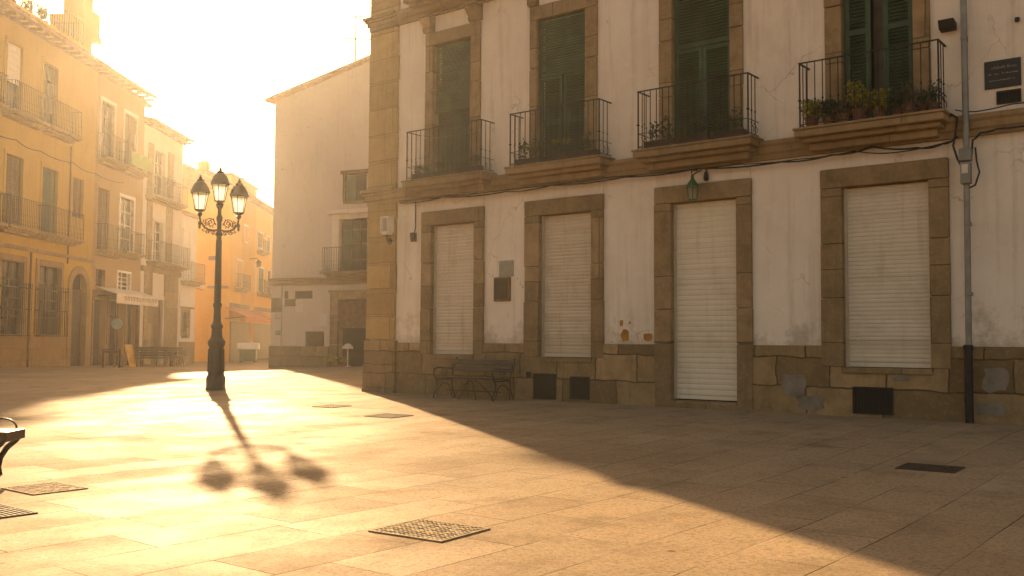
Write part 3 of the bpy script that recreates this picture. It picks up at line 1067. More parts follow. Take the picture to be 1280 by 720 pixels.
pots = [(11.22, .17, .30, 'leaf_yellow', 'potted plant with reddish yellow leaves at the left end of the balcony by the downpipe'),
        (11.50, .15, .26, 'leaf', 'low dark green potted plant second from the left on the balcony by the downpipe'),
        (11.76, .15, .22, 'leaf_dry', 'small dry potted plant left of the big yellow-green bush'),
        (12.02, .19, .46, 'leaf_yellow', 'big yellow-green bushy pot in the middle of the balcony by the downpipe'),
        (12.36, .15, .32, 'leaf_yellow', 'smaller yellow-green pot just right of the big bush'),
        (12.64, .14, .26, 'leaf', 'terracotta pot with a tuft of dark leaves right of the door gap'),
        (12.83, .16, .42, 'leaf_dry', 'tall dry stalks in a pot before the right louvred shutter'),
        (13.03, .13, .30, 'leaf', 'terracotta pot with thin green shoots near the right end'),
        (13.22, .13, .36, 'leaf', 'spiky plant in a pot at the right end by the downpipe')]
for i, (x, r, h, mt, lab) in enumerate(pots):
    t = fixed('flower_pot', lab, 'flower pot', x, -.29+.05*(i % 2), 4.905, 'pots on the balcony by the downpipe')
    m = MB()
    hh = r*1.15
    m.lathe([(.0, 0), (r*.52, 0), (r*.68, hh*.85), (r*.76, hh*.86), (r*.76, hh), (r*.66, hh), (r*.6, hh*.9), (0, hh*.9)], (0, 0, 0), 14)
    m.build('pot', M['terracotta'], t, smooth=True)
    m = MB()
    if i in (6, 8, 7):
        for j in range(26):
            a = rp.random()*6.3
            s2 = rp.uniform(.1, .8)
            tip = (math.cos(a)*r*s2*1.1, math.sin(a)*r*s2*1.1, hh+h*rp.uniform(.5, 1.05))
            m.tube([(math.cos(a)*.02, math.sin(a)*.02, hh*.8), (tip[0]*.5, tip[1]*.5, hh+h*.4), tip], .007, 4, .002)
        foliage(m, (0, 0, hh+h*.45), (r*.8, r*.8, h*.5), 50, .055, rp, .8)
    else:
        for j in range(4):
            foliage(m, (rp.uniform(-.6, .6)*r, rp.uniform(-.5, .5)*r, hh+h*rp.uniform(.2, .75)), (r*1.0, r*.9, h*.45), 130, .07, rp, .5)
    m.build('foliage', M[mt], t)

# =================================================================== iron benches
def make_bench(label):
    t = thing('bench', label, 'bench')
    L = .86
    m = MB()
    for i in range(6):
        y = -.22+i*.078
        m.box(-L, L, y, y+.062, .415+.012*abs(i-2.5)/2.5, .450+.012*abs(i-2.5)/2.5)
    m.build('seat', M['dark_wood'], t, bevel=.006)
    m = MB()
    for i in range(2):
        z0 = .58+i*.15
        m.obox((0, .30+.03*i, z0+.05), (L, 0, 0), (0, .014, 0), (0, .012, .055))
    m.build('backrest', M['dark_wood'], t, bevel=.006)
    for s_ in (-1, 1):
        m = MB()
        x = s_*(L-.10)
        fr = [(-.30, .0), (-.36, .03), (-.33, .10), (-.25, .20), (-.235, .32), (-.29, .44), (-.36, .54), (-.33, .63), (-.22, .66), (-.08, .65), (.08, .64), (.26, .64)]
        bk = [(.36, .0), (.32, .10), (.25, .24), (.24, .38), (.27, .52), (.31, .68), (.36, .82), (.40, .86)]
        xs_ = x+s_*.05
        m.tube([(xs_, y, z) for y, z in fr], .017, 7)
        m.tube([(xs_, y, z) for y, z in bk], .017, 7)
        m.tube([(xs_, -.25, .40), (xs_, .25, .40)], .016, 6)
        arc = [(math.cos(a)*.24, .02+math.sin(a)*.30) for a in [PI*i/12 for i in range(13)]]
        m.tube([(xs_, y, z) for y, z in arc], .012, 6)
        sp = [(-.02+(.11-.006*i)*math.cos(i*.6), .52+(.11-.006*i)*math.sin(i*.6)) for i in range(16)]
        m.tube([(xs_, y, z) for y, z in sp], .010, 5)
        m.build('side_frame', M['iron'], t, smooth=True)
    m = MB()
    m.tube([(-L+.1, .0, .17), (L-.1, .0, .17)], .010, 6)
    for s_ in (-1, 1):
        m.tube([(s_*.05, 0, .40), (s_*.20, 0, .33), (s_*.36, 0, .2), (s_*.52, 0, .05), (s_*.58, 0, .0)], .011, 6)
        m.tube([(s_*.05, -.1, .40), (s_*.12, -.12, .22), (s_*.2, -.16, .07), (s_*.24, -.2, .0)], .011, 6)
    m.build('stretcher', M['iron'], t)
    return t
b1 = make_bench('dark iron and wood bench with curled legs against the stone plinth of the corner building')
place(b1, FM, 3.92, -.62, ground_z(-1, 20.9))
b2 = thing('bench', 'backless bench end with a curved iron leg in full sun at the left picture edge', 'bench', (-6.06, 9.96, ground_z(-5.2, 9.9)), R(4))
m = MB()
for i in range(5):
    y = -.22+i*.09
    m.box(-1.0, 1.0, y, y+.078, .395, .475)
m.box(.93, 1.02, -.235, .23, .375, .478)
m.build('seat', M['dark_wood'], b2, bevel=.012)
for s_ in (-1, 1):
    m = MB()
    for y in (-.17, .17):
        m.tube([(s_*.98, y, .40), (s_*.95, y, .36), (s_*.86, y, .28), (s_*.80, y, .18), (s_*.78, y, .08), (s_*.80, y, .0)], .030, 7)
    m.tube([(s_*.80, -.17, .22), (s_*.80, .17, .22)], .018, 6)
    m.build('leg', M['iron'], b2, smooth=True)
    m = MB()
    m.tube([(s_*(.80+.14*math.cos(PI*i/12)), .20, .48+.10*math.sin(PI*i/12)) for i in range(13)], .010, 6)
    m.build('arm_hoop', M['iron'], b2, smooth=True)

# =================================================================== three-lantern street lamp
LP = (-7.38, 24.5)
lamp = thing('street_lamp', 'tall cast-iron street lamp with three lanterns standing alone in the sunlit square', 'street lamp', (LP[0], LP[1], ground_z(*LP)), R(33.5))
m = MB()
m.lathe([(.245, -.05), (.245, .05), (.23, .07), (.235, .30), (.215, .34), (.20, .38)], (0, 0, 0), 8, PI/8)
m.lathe([(.20, .38), (.195, .42), (.185, .9), (.175, 1.05), (.20, 1.10), (.215, 1.16), (.21, 1.22), (.17, 1.26), (.15, 1.30)], (0, 0, 0), 16)
for j in range(8):
    a = j*PI/4
    m.tube([(.20*math.cos(a), .20*math.sin(a), .44), (.187*math.cos(a), .187*math.sin(a), 1.02)], .018, 5)
m.build('base', M['lamp_iron'], lamp, smooth=True)
m = MB()
m.lathe([(.15, 1.30), (.135, 1.36), (.125, 1.52), (.145, 1.55), (.15, 1.60), (.12, 1.64), (.095, 1.70), (.085, 1.95), (.088, 2.05), (.108, 2.09), (.108, 2.14), (.078, 2.19),
         (.074, 2.6), (.064, 3.75), (.062, 3.84), (.088, 3.87), (.088, 3.92), (.058, 3.96), (.056, 4.2), (.075, 4.25), (.08, 4.32), (.05, 4.38), (.045, 4.52), (.085, 4.60), (.10, 4.66), (.06, 4.69)], (0, 0, 0), 16)
for j in range(10):
    a = j*PI/5
    m.tube([(.082*math.cos(a), .082*math.sin(a), 2.2), (.064*math.cos(a), .064*math.sin(a), 3.75)], .010, 4)
m.build('post', M['lamp_iron'], lamp, smooth=True)
def spiral(cx, cz, r0, turns, s_, start=0.0):
    return [(cx+s_*r0*(1-.8*i/24)*math.cos(start+turns*2*PI*i/24), 0, cz+r0*(1-.8*i/24)*math.sin(start+turns*2*PI*i/24)) for i in range(25)]
for s_, ang in ((-1, 0), (1, 0)):
    m = MB()
    arm = [(0, 0, 4.02), (s_*.12, 0, 3.98), (s_*.28, 0, 4.00), (s_*.38, 0, 4.06), (s_*.46, 0, 4.16), (s_*.49, 0, 4.28), (s_*.49, 0, 4.38)]
    m.tube(arm, .024, 8)
    m.lathe([(.02, 4.30), (.05, 4.33), (.075, 4.385), (.04, 4.40)], (s_*.49, 0, 0), 10)
    m.lathe([(.0, 3.99), (.03, 4.02), (.03, 4.10), (.045, 4.14), (.02, 4.2)], (s_*.49, 0, 0), 8)
    ar = m.build('arm', M['lamp_iron'], lamp, smooth=True)
    m = MB()
    m.tube(spiral(s_*.22, 4.17, .13, 1.7, s_, -.5), .014, 5)
    m.tube(spiral(s_*.36, 4.15, .075, 1.6, s_, 2.6), .011, 5)
    m.tube(spiral(s_*.30, 3.95, .07, 1.4, s_, 1.0), .011, 5)
    m.tube(spiral(s_*.14, 3.93, .06, 1.5, s_, 3.6), .010, 5)
    rr = random.Random(8)
    for j in range(26):
        px, pz = s_*rr.uniform(.07, .42), 4.1+rr.uniform(-.2, .18)
        m.lathe([(.0, -.028), (.022, 0), (.0, .028)], (px, rr.uniform(-.02, .02), pz), 5)
    m.build('scroll', M['lamp_iron'], ar, smooth=True)
def lantern(x, y, zb, zt):
    """hexagonal lantern: glass from zb to zt, domed roof above"""
    m = MB()
    rb, rt = .125, .208
    for j in range(6):
        a, c = j*PI/3, (j+1)*PI/3
        P = [(x+rb*.94*math.cos(a), y+rb*.94*math.sin(a), zb), (x+rb*.94*math.cos(c), y+rb*.94*math.sin(c), zb),
             (x+rt*.95*math.cos(c), y+rt*.95*math.sin(c), zt), (x+rt*.95*math.cos(a), y+rt*.95*math.sin(a), zt)]
        m.quad(*P)
    gl = MB()
    gl.v, gl.f = m.v, m.f
    m = MB()
    for j in range(6):
        a = j*PI/3
        m.tube([(x+rb*math.cos(a), y+rb*math.sin(a), zb-.01), (x+rt*math.cos(a), y+rt*math.sin(a), zt+.01)], .013, 5)
    m.lathe([(.03, zb-.10), (.05, zb-.07), (.10, zb-.035), (.135, zb-.02), (.135, zb+.005), (.0, zb+.006)], (x, y, 0), 6)
    fr = m.build('lantern', M['lamp_iron'], lamp)
    gl.build('glass', M['frosted'], fr)
    m = MB()
    pr = [(.225, zt-.012), (.24, zt+.005), (.235, zt+.03), (.205, zt+.13), (.16, zt+.215), (.115, zt+.265), (.085, zt+.285), (.10, zt+.305), (.075, zt+.335), (.04, zt+.355), (.05, zt+.385), (.025, zt+.41), (.012, zt+.45), (.0, zt+.46)]
    m.lathe(pr, (x, y, 0), 12)
    m.lathe([(.0, zt-.014), (.225, zt-.0135)], (x, y, 0), 12)
    for j in range(6):
        a = j*PI/3
        m.lathe([(.0, -.03), (.02, 0), (.0, .04)], (x+.235*math.cos(a), y+.235*math.sin(a), zt+.03), 5)
    m.build('roof', M['lamp_iron'], fr, smooth=True)
lantern(0, 0, 4.74, 5.16)
lantern(-.49, 0, 4.48, 4.90)
lantern(.49, 0, 4.48, 4.90)

# =================================================================== covers let into the paving
def cover(label, x, y, sx, sy, rot, style, name='manhole_cover', cat='manhole cover'):
    t = thing(name, label, cat, (x, y, ground_z(x, y)+.004), rot, 'iron covers in the paving')
    e = .3
    nrm = Vector((-(ground_z(x+e, y)-ground_z(x-e, y))/(2*e), -(ground_z(x, y+e)-ground_z(x, y-e))/(2*e), 1)).normalized()
    t.rotation_euler = (Vector((0, 0, 1)).rotation_difference(nrm).to_matrix() @ Matrix.Rotation(rot, 3, 'Z')).to_euler()   # lies in the fall of the paving
    m = MB()
    fw = .016
    for (a, b, c, d) in ((-sx, sx, -sy, -sy+fw), (-sx, sx, sy-fw, sy), (-sx, -sx+fw, -sy+fw, sy-fw), (sx-fw, sx, -sy+fw, sy-fw)):
        m.box(a, b, c, d, -.03, .007)
    m.build('frame', M['cobble'] if style == 'cobble' else M['cast'], t)
    m = MB()
    rc = random.Random(int(abs(x*100)))
    if style == 'cobble':
        m.box(-sx+fw, sx-fw, -sy+fw, sy-fw, -.03, .003)
        n = max(5, int(2*sx/.043))
        k = max(5, int(2*sy/.043))
        for i in range(n):
            for j in range(k):
                cx = -sx+fw+(2*sx-2*fw)*(i+.5)/n
                cy = -sy+fw+(2*sy-2*fw)*(j+.5)/k
                ww, hh = (sx-fw)/n*rc.uniform(.80, .95), (sy-fw)/k*rc.uniform(.80, .95)
                z = rc.uniform(.004, .0085)
                m.add([(cx-ww, cy-hh, .002), (cx+ww, cy-hh, .002), (cx+ww, cy+hh, .002), (cx-ww, cy+hh, .002),
                       (cx-ww*.7, cy-hh*.7, z), (cx+ww*.7, cy-hh*.7, z), (cx+ww*.7, cy+hh*.7, z), (cx-ww*.7, cy+hh*.7, z)],
                      [(4, 5, 6, 7), (0, 1, 5, 4), (1, 2, 6, 5), (2, 3, 7, 6), (3, 0, 4, 7)])
        m.build('cobbles', M['cobble'], t)
    elif style == 'grate':
        m.box(-sx+fw, sx-fw, -sy+fw, sy-fw, -.03, .001)
        m.build('well', M['dark'], t)
        m = MB()
        n = int(2*sy/.045)
        for j in range(n):
            y_ = -sy+fw+(2*sy-2*fw)*(j+.5)/n
            m.box(-sx+fw, sx-fw, y_-.008, y_+.008, .0015, .0065)
        m.box(-.012, .012, -sy+fw, sy-fw, .002, .0062)
        m.build('grating', M['cast'], t)
    else:
        m.box(-sx+fw, sx-fw, -sy+fw, sy-fw, -.03, .003)
        n = int(2*sx/.05)
        for i in range(n):
            for j in range(n):
                cx = -sx+fw+(2*sx-2*fw)*(i+.5)/n
                cy = -sy+fw+(2*sy-2*fw)*(j+.5)/n
                a = .012
                m.box(cx-a, cx+a, cy-a*.5, cy+a*.5, .003, .0065)
        m.build('plate', M['cast'], t)
RT = -R(37.9)
cover('square cover filled with small cobbles in the sunny foreground', -.60, 7.36, .34, .30, RT+R(4), 'cobble')
cover('chequered iron cover near the left edge, in the sun', -4.38, 9.28, .31, .26, RT, 'cobble')
cover('barred drain grate cut off by the left edge of the picture', -4.25, 7.96, .34, .28, RT, 'grate', 'drain_grate', 'drain grate')
cover('small iron cover in the sun left of the shadow corner', -3.51, 19.24, .29, .26, RT, 'plate')
cover('iron cover in the sun just outside the corner of the building shadow', -2.14, 17.19, .34, .27, RT, 'plate')
cover('iron cover lying in the deep shade at the right', 4.53, 10.66, .30, .23, RT, 'plate')

# =================================================================== the gable house in the middle
FG = ((-12.304, 50.0, 0.0), -R(24.8))
gb = thing('gable_house', 'tall pale house with a blank gable wall and one balcony door beside the square', 'building', FG[0], FG[1])
GW, GD = 13.0, 15.0
gh = [(4.16, 5.84, -.1, 3.26), (4.10, 5.77, 4.43, 7.24), (4.44, 5.66, 8.12, 9.46)]
m = MB()
wall_body(m, 0, GW, GD, -1.0, 13.2, gh, .35)
m.add([(0, .0, 13.2), (GW, .0, 13.2), (GW, 0, 13.6), (8.6, 0, 15.75), (0, 0, 13.55)], [(0, 1, 2, 3, 4)])
m.build('wall', M['gable'], gb)
m = MB()
m.quad((.3, .355, -.9), (GW-.3, .355, -.9), (GW-.3, .355, 13), (.3, .355, 13))
m.build('dark_interior', M['dark'], gb)
m = MB()
def gslope(x0, z0, x1, z1, t=.13):
    m.add([(x0, -.18, z0), (x1, -.18, z1), (x1, GD+.2, z1), (x0, GD+.2, z0), (x0, -.18, z0-t), (x1, -.18, z1-t), (x1, GD+.2, z1-t), (x0, GD+.2, z0-t)],
          [(0, 1, 2, 3), (7, 6, 5, 4), (0, 4, 5, 1), (1, 5, 6, 2), (2, 6, 7, 3), (3, 7, 4, 0)])
gslope(-.55, 13.72, 8.6, 15.95)
gslope(8.6, 15.94, GW+.5, 13.7)
for i in range(40):                                    # tile ridges down the slopes
    y = -.1+i*(GD+.2)/40
    m.tube([(-.57, y, 13.73), (8.6, y, 15.95)], .045, 5)
m.build('roof', M['gable_tile'], gb)
m = MB()
m.prism_x([(.1, 4.03), (-.12, 4.03), (-.16, 4.14), (-.16, 4.24), (-.24, 4.30), (-.24, 4.38), (.1, 4.40)], -.05, GW)
m.build('string_course', M['moulding'], gb)
m = MB()
m.box(-.06, 3.62, -.07, .05, -1, .95)
m.build('plinth', M['plinth'], gb, bevel=.02)
m = MB()
surround(m, 3.70, 6.3, -.2, 3.62, 4.16, 5.84, 3.26, .12, .25)
m.box(3.62, 6.4, -.17, .05, 3.62, 3.72)
m.build('door_surround', M['frame_stone'], gb, bevel=.015)
m = MB()
surround(m, 3.70, 6.2, 4.42, 7.5, 4.10, 5.77, 7.24, .07, .25)
m.box(3.5, 6.4, -.24, .05, 7.5, 7.62)
m.box(3.6, 6.3, -.15, .05, 7.62, 7.72)
m.build('window_surround', M['cream'], gb, bevel=.015)
m = MB()
m.box(4.3, 6.2, -.28, .05, 9.46, 9.62)
m.box(4.30, 4.44, -.06, .2, 8.12, 9.46)
m.box(4.35, 5.75, -.1, .2, 8.0, 8.12)
m.build('window_surround', M['brown_shutter'], gb)
m = MB()
slat_panel(m, 4.16, 4.75, 4.45, 7.22, .14, .09, .07, .04, (5.4,))
m.build('louvred_shutter', M['green'], gb)
m = MB()
for i in range(4):
    x = 4.16+i*.53
    m.box(x, x+.05, .18, .22, 4.45, 7.22)
for z in (5.2, 6.0, 6.7):
    m.box(4.16, 5.76, .185, .215, z, z+.045)
m.build('window_frame', M['brown_shutter'], gb)
m = MB()
m.box(4.11, 5.76, .23, .25, 4.44, 7.23)
m.build('window_pane', M['glass'], gb)
m = MB()
m.box(4.47, 5.0, .10, .14, 8.14, 9.44)
m.build('shutter', M['green'], gb)
m = MB()
slab(m, 3.45, 6.4, -.7, 4.36, 4.62)
s_ = m.build('balcony', M['moulding'], gb, bevel=.02)
m = MB()
railing(m, 3.55, 6.3, -.62, .0, 4.63, 5.8, .14, .010)
m.build('railing', M['iron'], s_)
m = MB()
roller(m, 4.18, 5.82, 1.95, 3.24, .16, .09)
m.box(4.18, 5.82, .10, .2, 1.86, 1.95)
m.build('roller_shutter', M['wood'], gb)
def gfix(name, label, cat, x0, x1, z0, z1, mat, th=.05, y=0.0):
    mm = MB()
    w2, h2 = (x1-x0)/2, (z1-z0)/2
    mm.box(-w2, w2, -th, .01, -h2, h2)
    if name == 'notice_board':
        f = .05
        for a, b, c, d in ((-w2-f, w2+f, h2, h2+f), (-w2-f, w2+f, -h2-f, -h2), (-w2-f, -w2, -h2, h2), (w2, w2+f, -h2, h2)):
            mm.box(a, b, -th-.03, .01, c, d)
    oo = mm.build(name, mat, bevel=.01)
    tag(oo, label, cat)
    return place(oo, FG, (x0+x1)/2, y, (z0+z1)/2)
gfix('notice_board', 'brown framed notice board by the left corner of the pale gable house', 'notice board', .1, .62, 2.72, 3.34, M['dark_wood'])
gfix('notice_board', 'low dark board above the stone base left of the gable house door', 'notice board', 2.27, 3.25, 1.0, 1.64, M['dark_wood'])
gfix('sign_panel', 'long brown sign panel under the ledge of the pale gable house', 'sign', 1.52, 2.54, 3.34, 3.72, M['dark_wood'])
gfix('sign_panel', 'small square brown panel left of the long sign on the gable house', 'sign', .86, 1.51, 2.97, 3.33, M['dark_wood'])
gfix('sign_panel', 'narrow upright brown strip at the far left of the sign cluster', 'sign', .86, 1.06, 3.345, 3.74, M['dark_wood'])
gfix('paper_notice', 'white paper notice just below the long brown sign on the gable house', 'notice', 1.56, 2.02, 2.65, 3.32, M['paper'], .02)
gfix('paper_notice', 'white paper notice left of the stone door surround of the gable house', 'notice', 3.0, 3.46, 1.95, 2.56, M['paper'], .02)
gfix('meter_box', 'tiny grey box low on the left side of the gable house', 'meter box', .35, .6, 1.5, 1.74, M['grey_panel'], .08)
m = MB()
m.tube([(.68, -.03, .95), (.68, -.03, 4.0)], .02, 5)
m.tube([(.68, -.03, 2.35), (.3, -.03, 2.35), (.3, -.03, 2.6)], .018, 5)
o = m.build('conduit', M['zinc'])
tag(o, 'thin grey conduit running down the left side of the gable house wall', 'conduit')
place(o, FG, 0, 0, 0)
# things in and before its doorway
t = place(thing('standing_lamp', 'small pale domed lamp on a thin stem in the dark doorway of the gable house', 'lamp'), FG, 4.95, -.35, ground_z(-8, 47.6))
m = MB()
m.lathe([(.0, 0), (.14, .0), (.14, .03), (.03, .05), (.026, .85), (.0, .86)], (0, 0, 0), 10)
m.build('stem', M['white_paint'], t, smooth=True)
m = MB()
m.lathe([(.26, .86), (.28, .88), (.22, 1.0), (.12, 1.10), (.0, 1.13)], (0, 0, 0), 14)
m.build('shade', M['awning'], t, smooth=True)
for i, (x, lab) in enumerate(((4.0, 'yellow flowering pot at the left foot of the gable house door'), (4.42, 'yellow flowering pot in the middle before the gable house door'), (4.80, 'yellow flowering pot nearest the pale standing lamp'))):
    px = place(thing('flower_pot', lab, 'flower pot', group='yellow pots at the gable house door'), FG, x, -.55, -.02)
    m = MB()
    m.lathe([(.0, 0), (.11, 0), (.15, .2), (.17, .2), (.17, .25), (0, .24)], (0, 0, 0), 10)
    m.build('pot', M['terracotta'], px, smooth=True)
    m = MB()
    for j in range(4):
        foliage(m, (rp.uniform(-.12, .12), rp.uniform(-.1, .1), .3+rp.uniform(0, .12)), (.14, .14, .12), 40, .09, rp)
    m.build('blossom', M['leaf_yellow'], px)
def antenna(label, frame, x, y, z, h, arms, name='tv_antenna', cat='antenna'):
    t = place(thing(name, label, cat, group='aerials on the roofs'), frame, x, y, z)
    m = MB()
    m.tube([(0, 0, -.3), (0, 0, h)], .045, 5)
    m.build('mast', M['iron'], t)
    m = MB()
    for (zz, L, n, el, ang) in arms:
        ca, sa = math.cos(ang), math.sin(ang)
        m.tube([(-L*.45*ca, -L*.45*sa, zz), (L*.55*ca, L*.55*sa, zz-.03)], .032, 4)
        for i in range(n):
            k = -L*.45+L*i/max(1, n-1)
            e = el*(1-.4*i/max(1, n-1))
            m.tube([(k*ca-e*sa, k*sa+e*ca, zz), (k*ca+e*sa, k*sa-e*ca, zz)], .022, 4)
    m.build('array', M['iron'], t)
    return t
antenna('tall television aerial with two arrays on the roof of the pale gable house', FG, 4.62, .4, 14.8, 2.95, [(1.62, 1.3, 6, .16, .5), (2.75, .95, 4, .2, .2)])

# =================================================================== left row of houses
aA = R(90-1.89)
FA = ((-27.8, 53.0, 0.0), aA)
def win(parent, x0, x1, z0, z1, style, frame_mat, leaf='brown_shutter', trim=.16, out=.05):
    """one opening's surround with its leaves or panes as children"""
    mm = MB()
    surround(mm, x0-trim, x1+trim, z0, z1+trim*1.2, x0, x1, z1, out, .22, (z0-.12, z0) if style != 'door' else None)
    f = mm.build('window' if style != 'door' else 'door', frame_mat, parent)
    mm = MB()
    c = (x0+x1)/2
    if style == 'louvre':
        slat_panel(mm, x0+.02, c-.01, z0, z1, .1, .12, .09, .05, ((z0+z1)/2,))
        slat_panel(mm, c+.01, x1-.02, z0, z1, .1, .12, .09, .05, ((z0+z1)/2,))
        mm.build('shutter', M[leaf], f)
    elif style == 'blind':
        rolled_blind(mm, x0+.02, x1-.02, z0+(z1-z0)*.45, z1-.01, .1, .09)
        mm.build('blind', M[leaf], f)
        mm = MB()
        mm.box(x0, x1, .2, .22, z0, z1)
        mm.build('pane', M['glass'], f)
    elif style == 'door':
        for (p0, p1) in ((x0, c-.01), (c+.01, x1)):
            mm.box(p0, p1, .2, .25, z0, z1)
            for k in range(3):
                zz = z0+.15+(z1-z0-.3)*k/3
                mm.box(p0+.1, p1-.1, .17, .21, zz+.05, zz+(z1-z0-.3)/3-.05)
        mm.build('leaf', M[leaf], f)
    else:
        mm.box(x0, x1, .22, .24, z0, z1)
        mm.build('pane', M['glass'], f)
        mm = MB()
        mm.box(c-.035, c+.035, .16, .22, z0, z1)
        for k in range(1, 4):
            zz = z0+(z1-z0)*k/4
            mm.box(x0, c-.035, .17, .215, zz-.02, zz+.02)
            mm.box(c+.035, x1, .17, .215, zz-.02, zz+.02)
        mm.box(x0, x0+.06, .16, .22, z0, z1)
        mm.box(x1-.06, x1, .16, .22, z0, z1)
        mm.build('sash', M[leaf], f)
    return f

def far_balcony(parent, x0, x1, z, depth=.85, h=1.45, mat='moulding', step=.19):
    mm = MB()
    slab(mm, x0-.08, x1+.08, -depth, z-.38, z)
    s_ = mm.build('balcony', M[mat], parent, bevel=.02)
    mm = MB()
    railing(mm, x0, x1, -depth+.08, 0, z+.02, z+h, step, .013, .35)
    mm.build('railing', M['iron'], s_)
    return s_

def eaves_roof(parent, x0, x1, depth, z, rise, over=.8, tile_pitch=.34):
    mm = MB()
    tiles(mm, x0, x1, -over, z, depth*.5, z+rise, tile_pitch, .10, .06, 10)
    tiles(mm, x0, x1, depth+over*.4, z, depth*.5, z+rise, tile_pitch, .10, .06, 10)
    mm.add([(x0+.05, 0, z-.2), (x0+.05, depth, z-.2), (x0+.05, depth/2, z+rise-.2)], [(0, 1, 2)])
    mm.add([(x1-.05, 0, z-.2), (x1-.05, depth, z-.2), (x1-.05, depth/2, z+rise-.2)], [(0, 1, 2)])
    r_ = mm.build('roof', M['roof_tile'], parent)
    mm = MB()
    mm.box(x0+.06, x1-.06, -.10, .03, z-.40, z-.17)
    k = int((x1-x0)/.9)
    for i in range(k):                                     # rafter ends
        x = x0+.3+(x1-x0-.6)*i/max(1, k-1)
        mm.box(x-.07, x+.07, -over+.12, .02, z-.36, z-.19)
    mm.build('eaves', M['wood'], r_)
    return r_

# ---- ochre house
hA = thing('ochre_house', 'long ochre house at the left edge with caged ground-floor windows and an arched doorway', 'building', FA[0], FA[1])
A0, A1 = -16.0, 10.75
opn = []
cage_x = [(-12.1, -9.5), (-7.8, -5.2), (-3.9, -1.5), (.02, 2.3), (3.97, 6.6)]
for a, b in cage_x:
    opn.append((a, b, 1.5, 5.55))
arch = (7.9, 10.0, -.9, 5.5)
opn.append(arch)
f1 = [(-12, -10.2), (-8, -6.2), (-3.8, -2.0), (.15, 1.9), (4.05, 5.85)]
for a, b in f1:
    opn.append((a, b, 7.42, 11.4))
opn.append((7.76, 9.15, 8.9, 11.4))
f2 = [(-11.9, -10.3), (-7.9, -6.3), (-3.7, -2.1), (-.1, 1.45), (3.85, 5.5)]
for a, b in f2:
    opn.append((a, b, 13.75, 17.6))
m = MB()
wall_body(m, A0, A1, 11, -1.2, 19.0, opn, .4)
m.build('wall', M['ochre'], hA)
m = MB()
m.quad((A0+.2, 0.405, -.9), (A1-.2, 0.405, -.9), (A1-.2, 0.405, 18.8), (A0+.2, 0.405, 18.8))
m.build('dark_interior', M['dark'], hA)
m = MB()
X = [A0, arch[0]-.02, arch[1]+.02, A1-.02]
for i in (0, 2):
    m.box(X[i], X[i+1], -.06, .05, -1.2, 1.38)
m.build('plinth', M['beige_stone'], hA, bevel=.02)
m = MB()
m.prism_x([(.1, 6.22), (-.10, 6.22), (-.16, 6.34), (-.16, 6.44), (.1, 6.48)], A0, A1)
m.build('string_course', M['moulding'], hA)
eaves_roof(hA, A0-.1, A1+.05, 11, 19.2, 2.6, .9)
# arched doorway
m = MB()
cx, r_in, r_out, zs = 8.95, .98, 1.45, 4.42
N = 18
inn = [(cx-r_in, -1.0)]+[(cx+r_in*math.cos(PI-PI*i/N), zs+r_in*math.sin(PI-PI*i/N)) for i in range(N+1)]+[(cx+r_in, -1.0)]
out_ = [(cx-r_out, -1.0)]+[(cx+r_out*math.cos(PI-PI*i/N), zs+r_out*math.sin(PI-PI*i/N)) for i in range(N+1)]+[(cx+r_out, -1.0)]
k = len(inn)
for i in range(k-1):
    A_, B_, C_, D_ = inn[i], inn[i+1], out_[i+1], out_[i]
    m.add([(A_[0], -.1, A_[1]), (B_[0], -.1, B_[1]), (C_[0], -.1, C_[1]), (D_[0], -.1, D_[1]), (A_[0], .25, A_[1]), (B_[0], .25, B_[1]), (C_[0], .25, C_[1]), (D_[0], .25, D_[1])],
          [(0, 1, 2, 3), (4, 7, 6, 5), (0, 4, 5, 1), (1, 5, 6, 2), (2, 6, 7, 3), (3, 7, 4, 0)])
ar_ = m.build('arched_doorway', M['beige_stone'], hA)
m = MB()
m.box(cx-.96, cx-.01, .26, .32, -.6, 4.4)
m.box(cx+.01, cx+.96, .26, .32, -.6, 4.4)
m.build('door_leaf', M['dark_wood'], ar_)
for i, (a, b) in enumerate(cage_x):
    f = win(hA, a, b, 1.5, 5.55, 'sash', M['beige_stone'], 'brown_shutter', .3, .08)
    m = MB()
    x0, x1, y0 = a-.32, b+.35, -.38
    for zz in (1.42, 2.9, 4.1):
        for rr in (.022,):
            m.box(x0, x1, y0-rr, y0+rr, zz-rr, zz+rr)
            m.box(x0-rr, x0+rr, y0, -.05, zz-rr, zz+rr)
            m.box(x1-rr, x1+rr, y0, -.05, zz-rr, zz+rr)
    n = 15
    for j in range(n+1):
        x = x0+(x1-x0)*j/n
        m.tube([(x, y0, 1.42), (x, y0, 4.25)], .016, 5)
        m.lathe([(.0, -.05), (.03, 0), (.0, .12)], (x, y0, 4.28), 5)
    for xx in (x0, x1):
        m.tube([(xx, y0*.5, 1.42), (xx, y0*.5, 4.2)], .016, 5)
    for j in range(8):
        x = a+(b-a)*(j+.5)/8
        m.tube([(x, .05, 1.5), (x, .05, 5.5)], .014, 4)
    m.build('grille', M['iron'], f)
for i, (a, b) in enumerate(f1):
    win(hA, a, b, 7.42, 11.4, 'louvre', M['ochre'], 'brown_shutter' if i % 2 else 'green', .2)
win(hA, 7.76, 9.15, 8.9, 11.4, 'louvre', M['ochre'], 'brown_shutter', .2)
for i, (a, b) in enumerate(f2):
    win(hA, a, b, 13.75, 17.6, 'blind' if i == 3 else 'sash', M['ochre'], 'white_paint' if i == 3 else 'brown_shutter', .2)
for (a, b) in ((-13, -9.2), (-8.9, -5.2), (-4.8, -.9), (-.5, 3.55), (3.75, 7.9)):
    far_balcony(hA, a, b, 7.40, .8, 1.6)
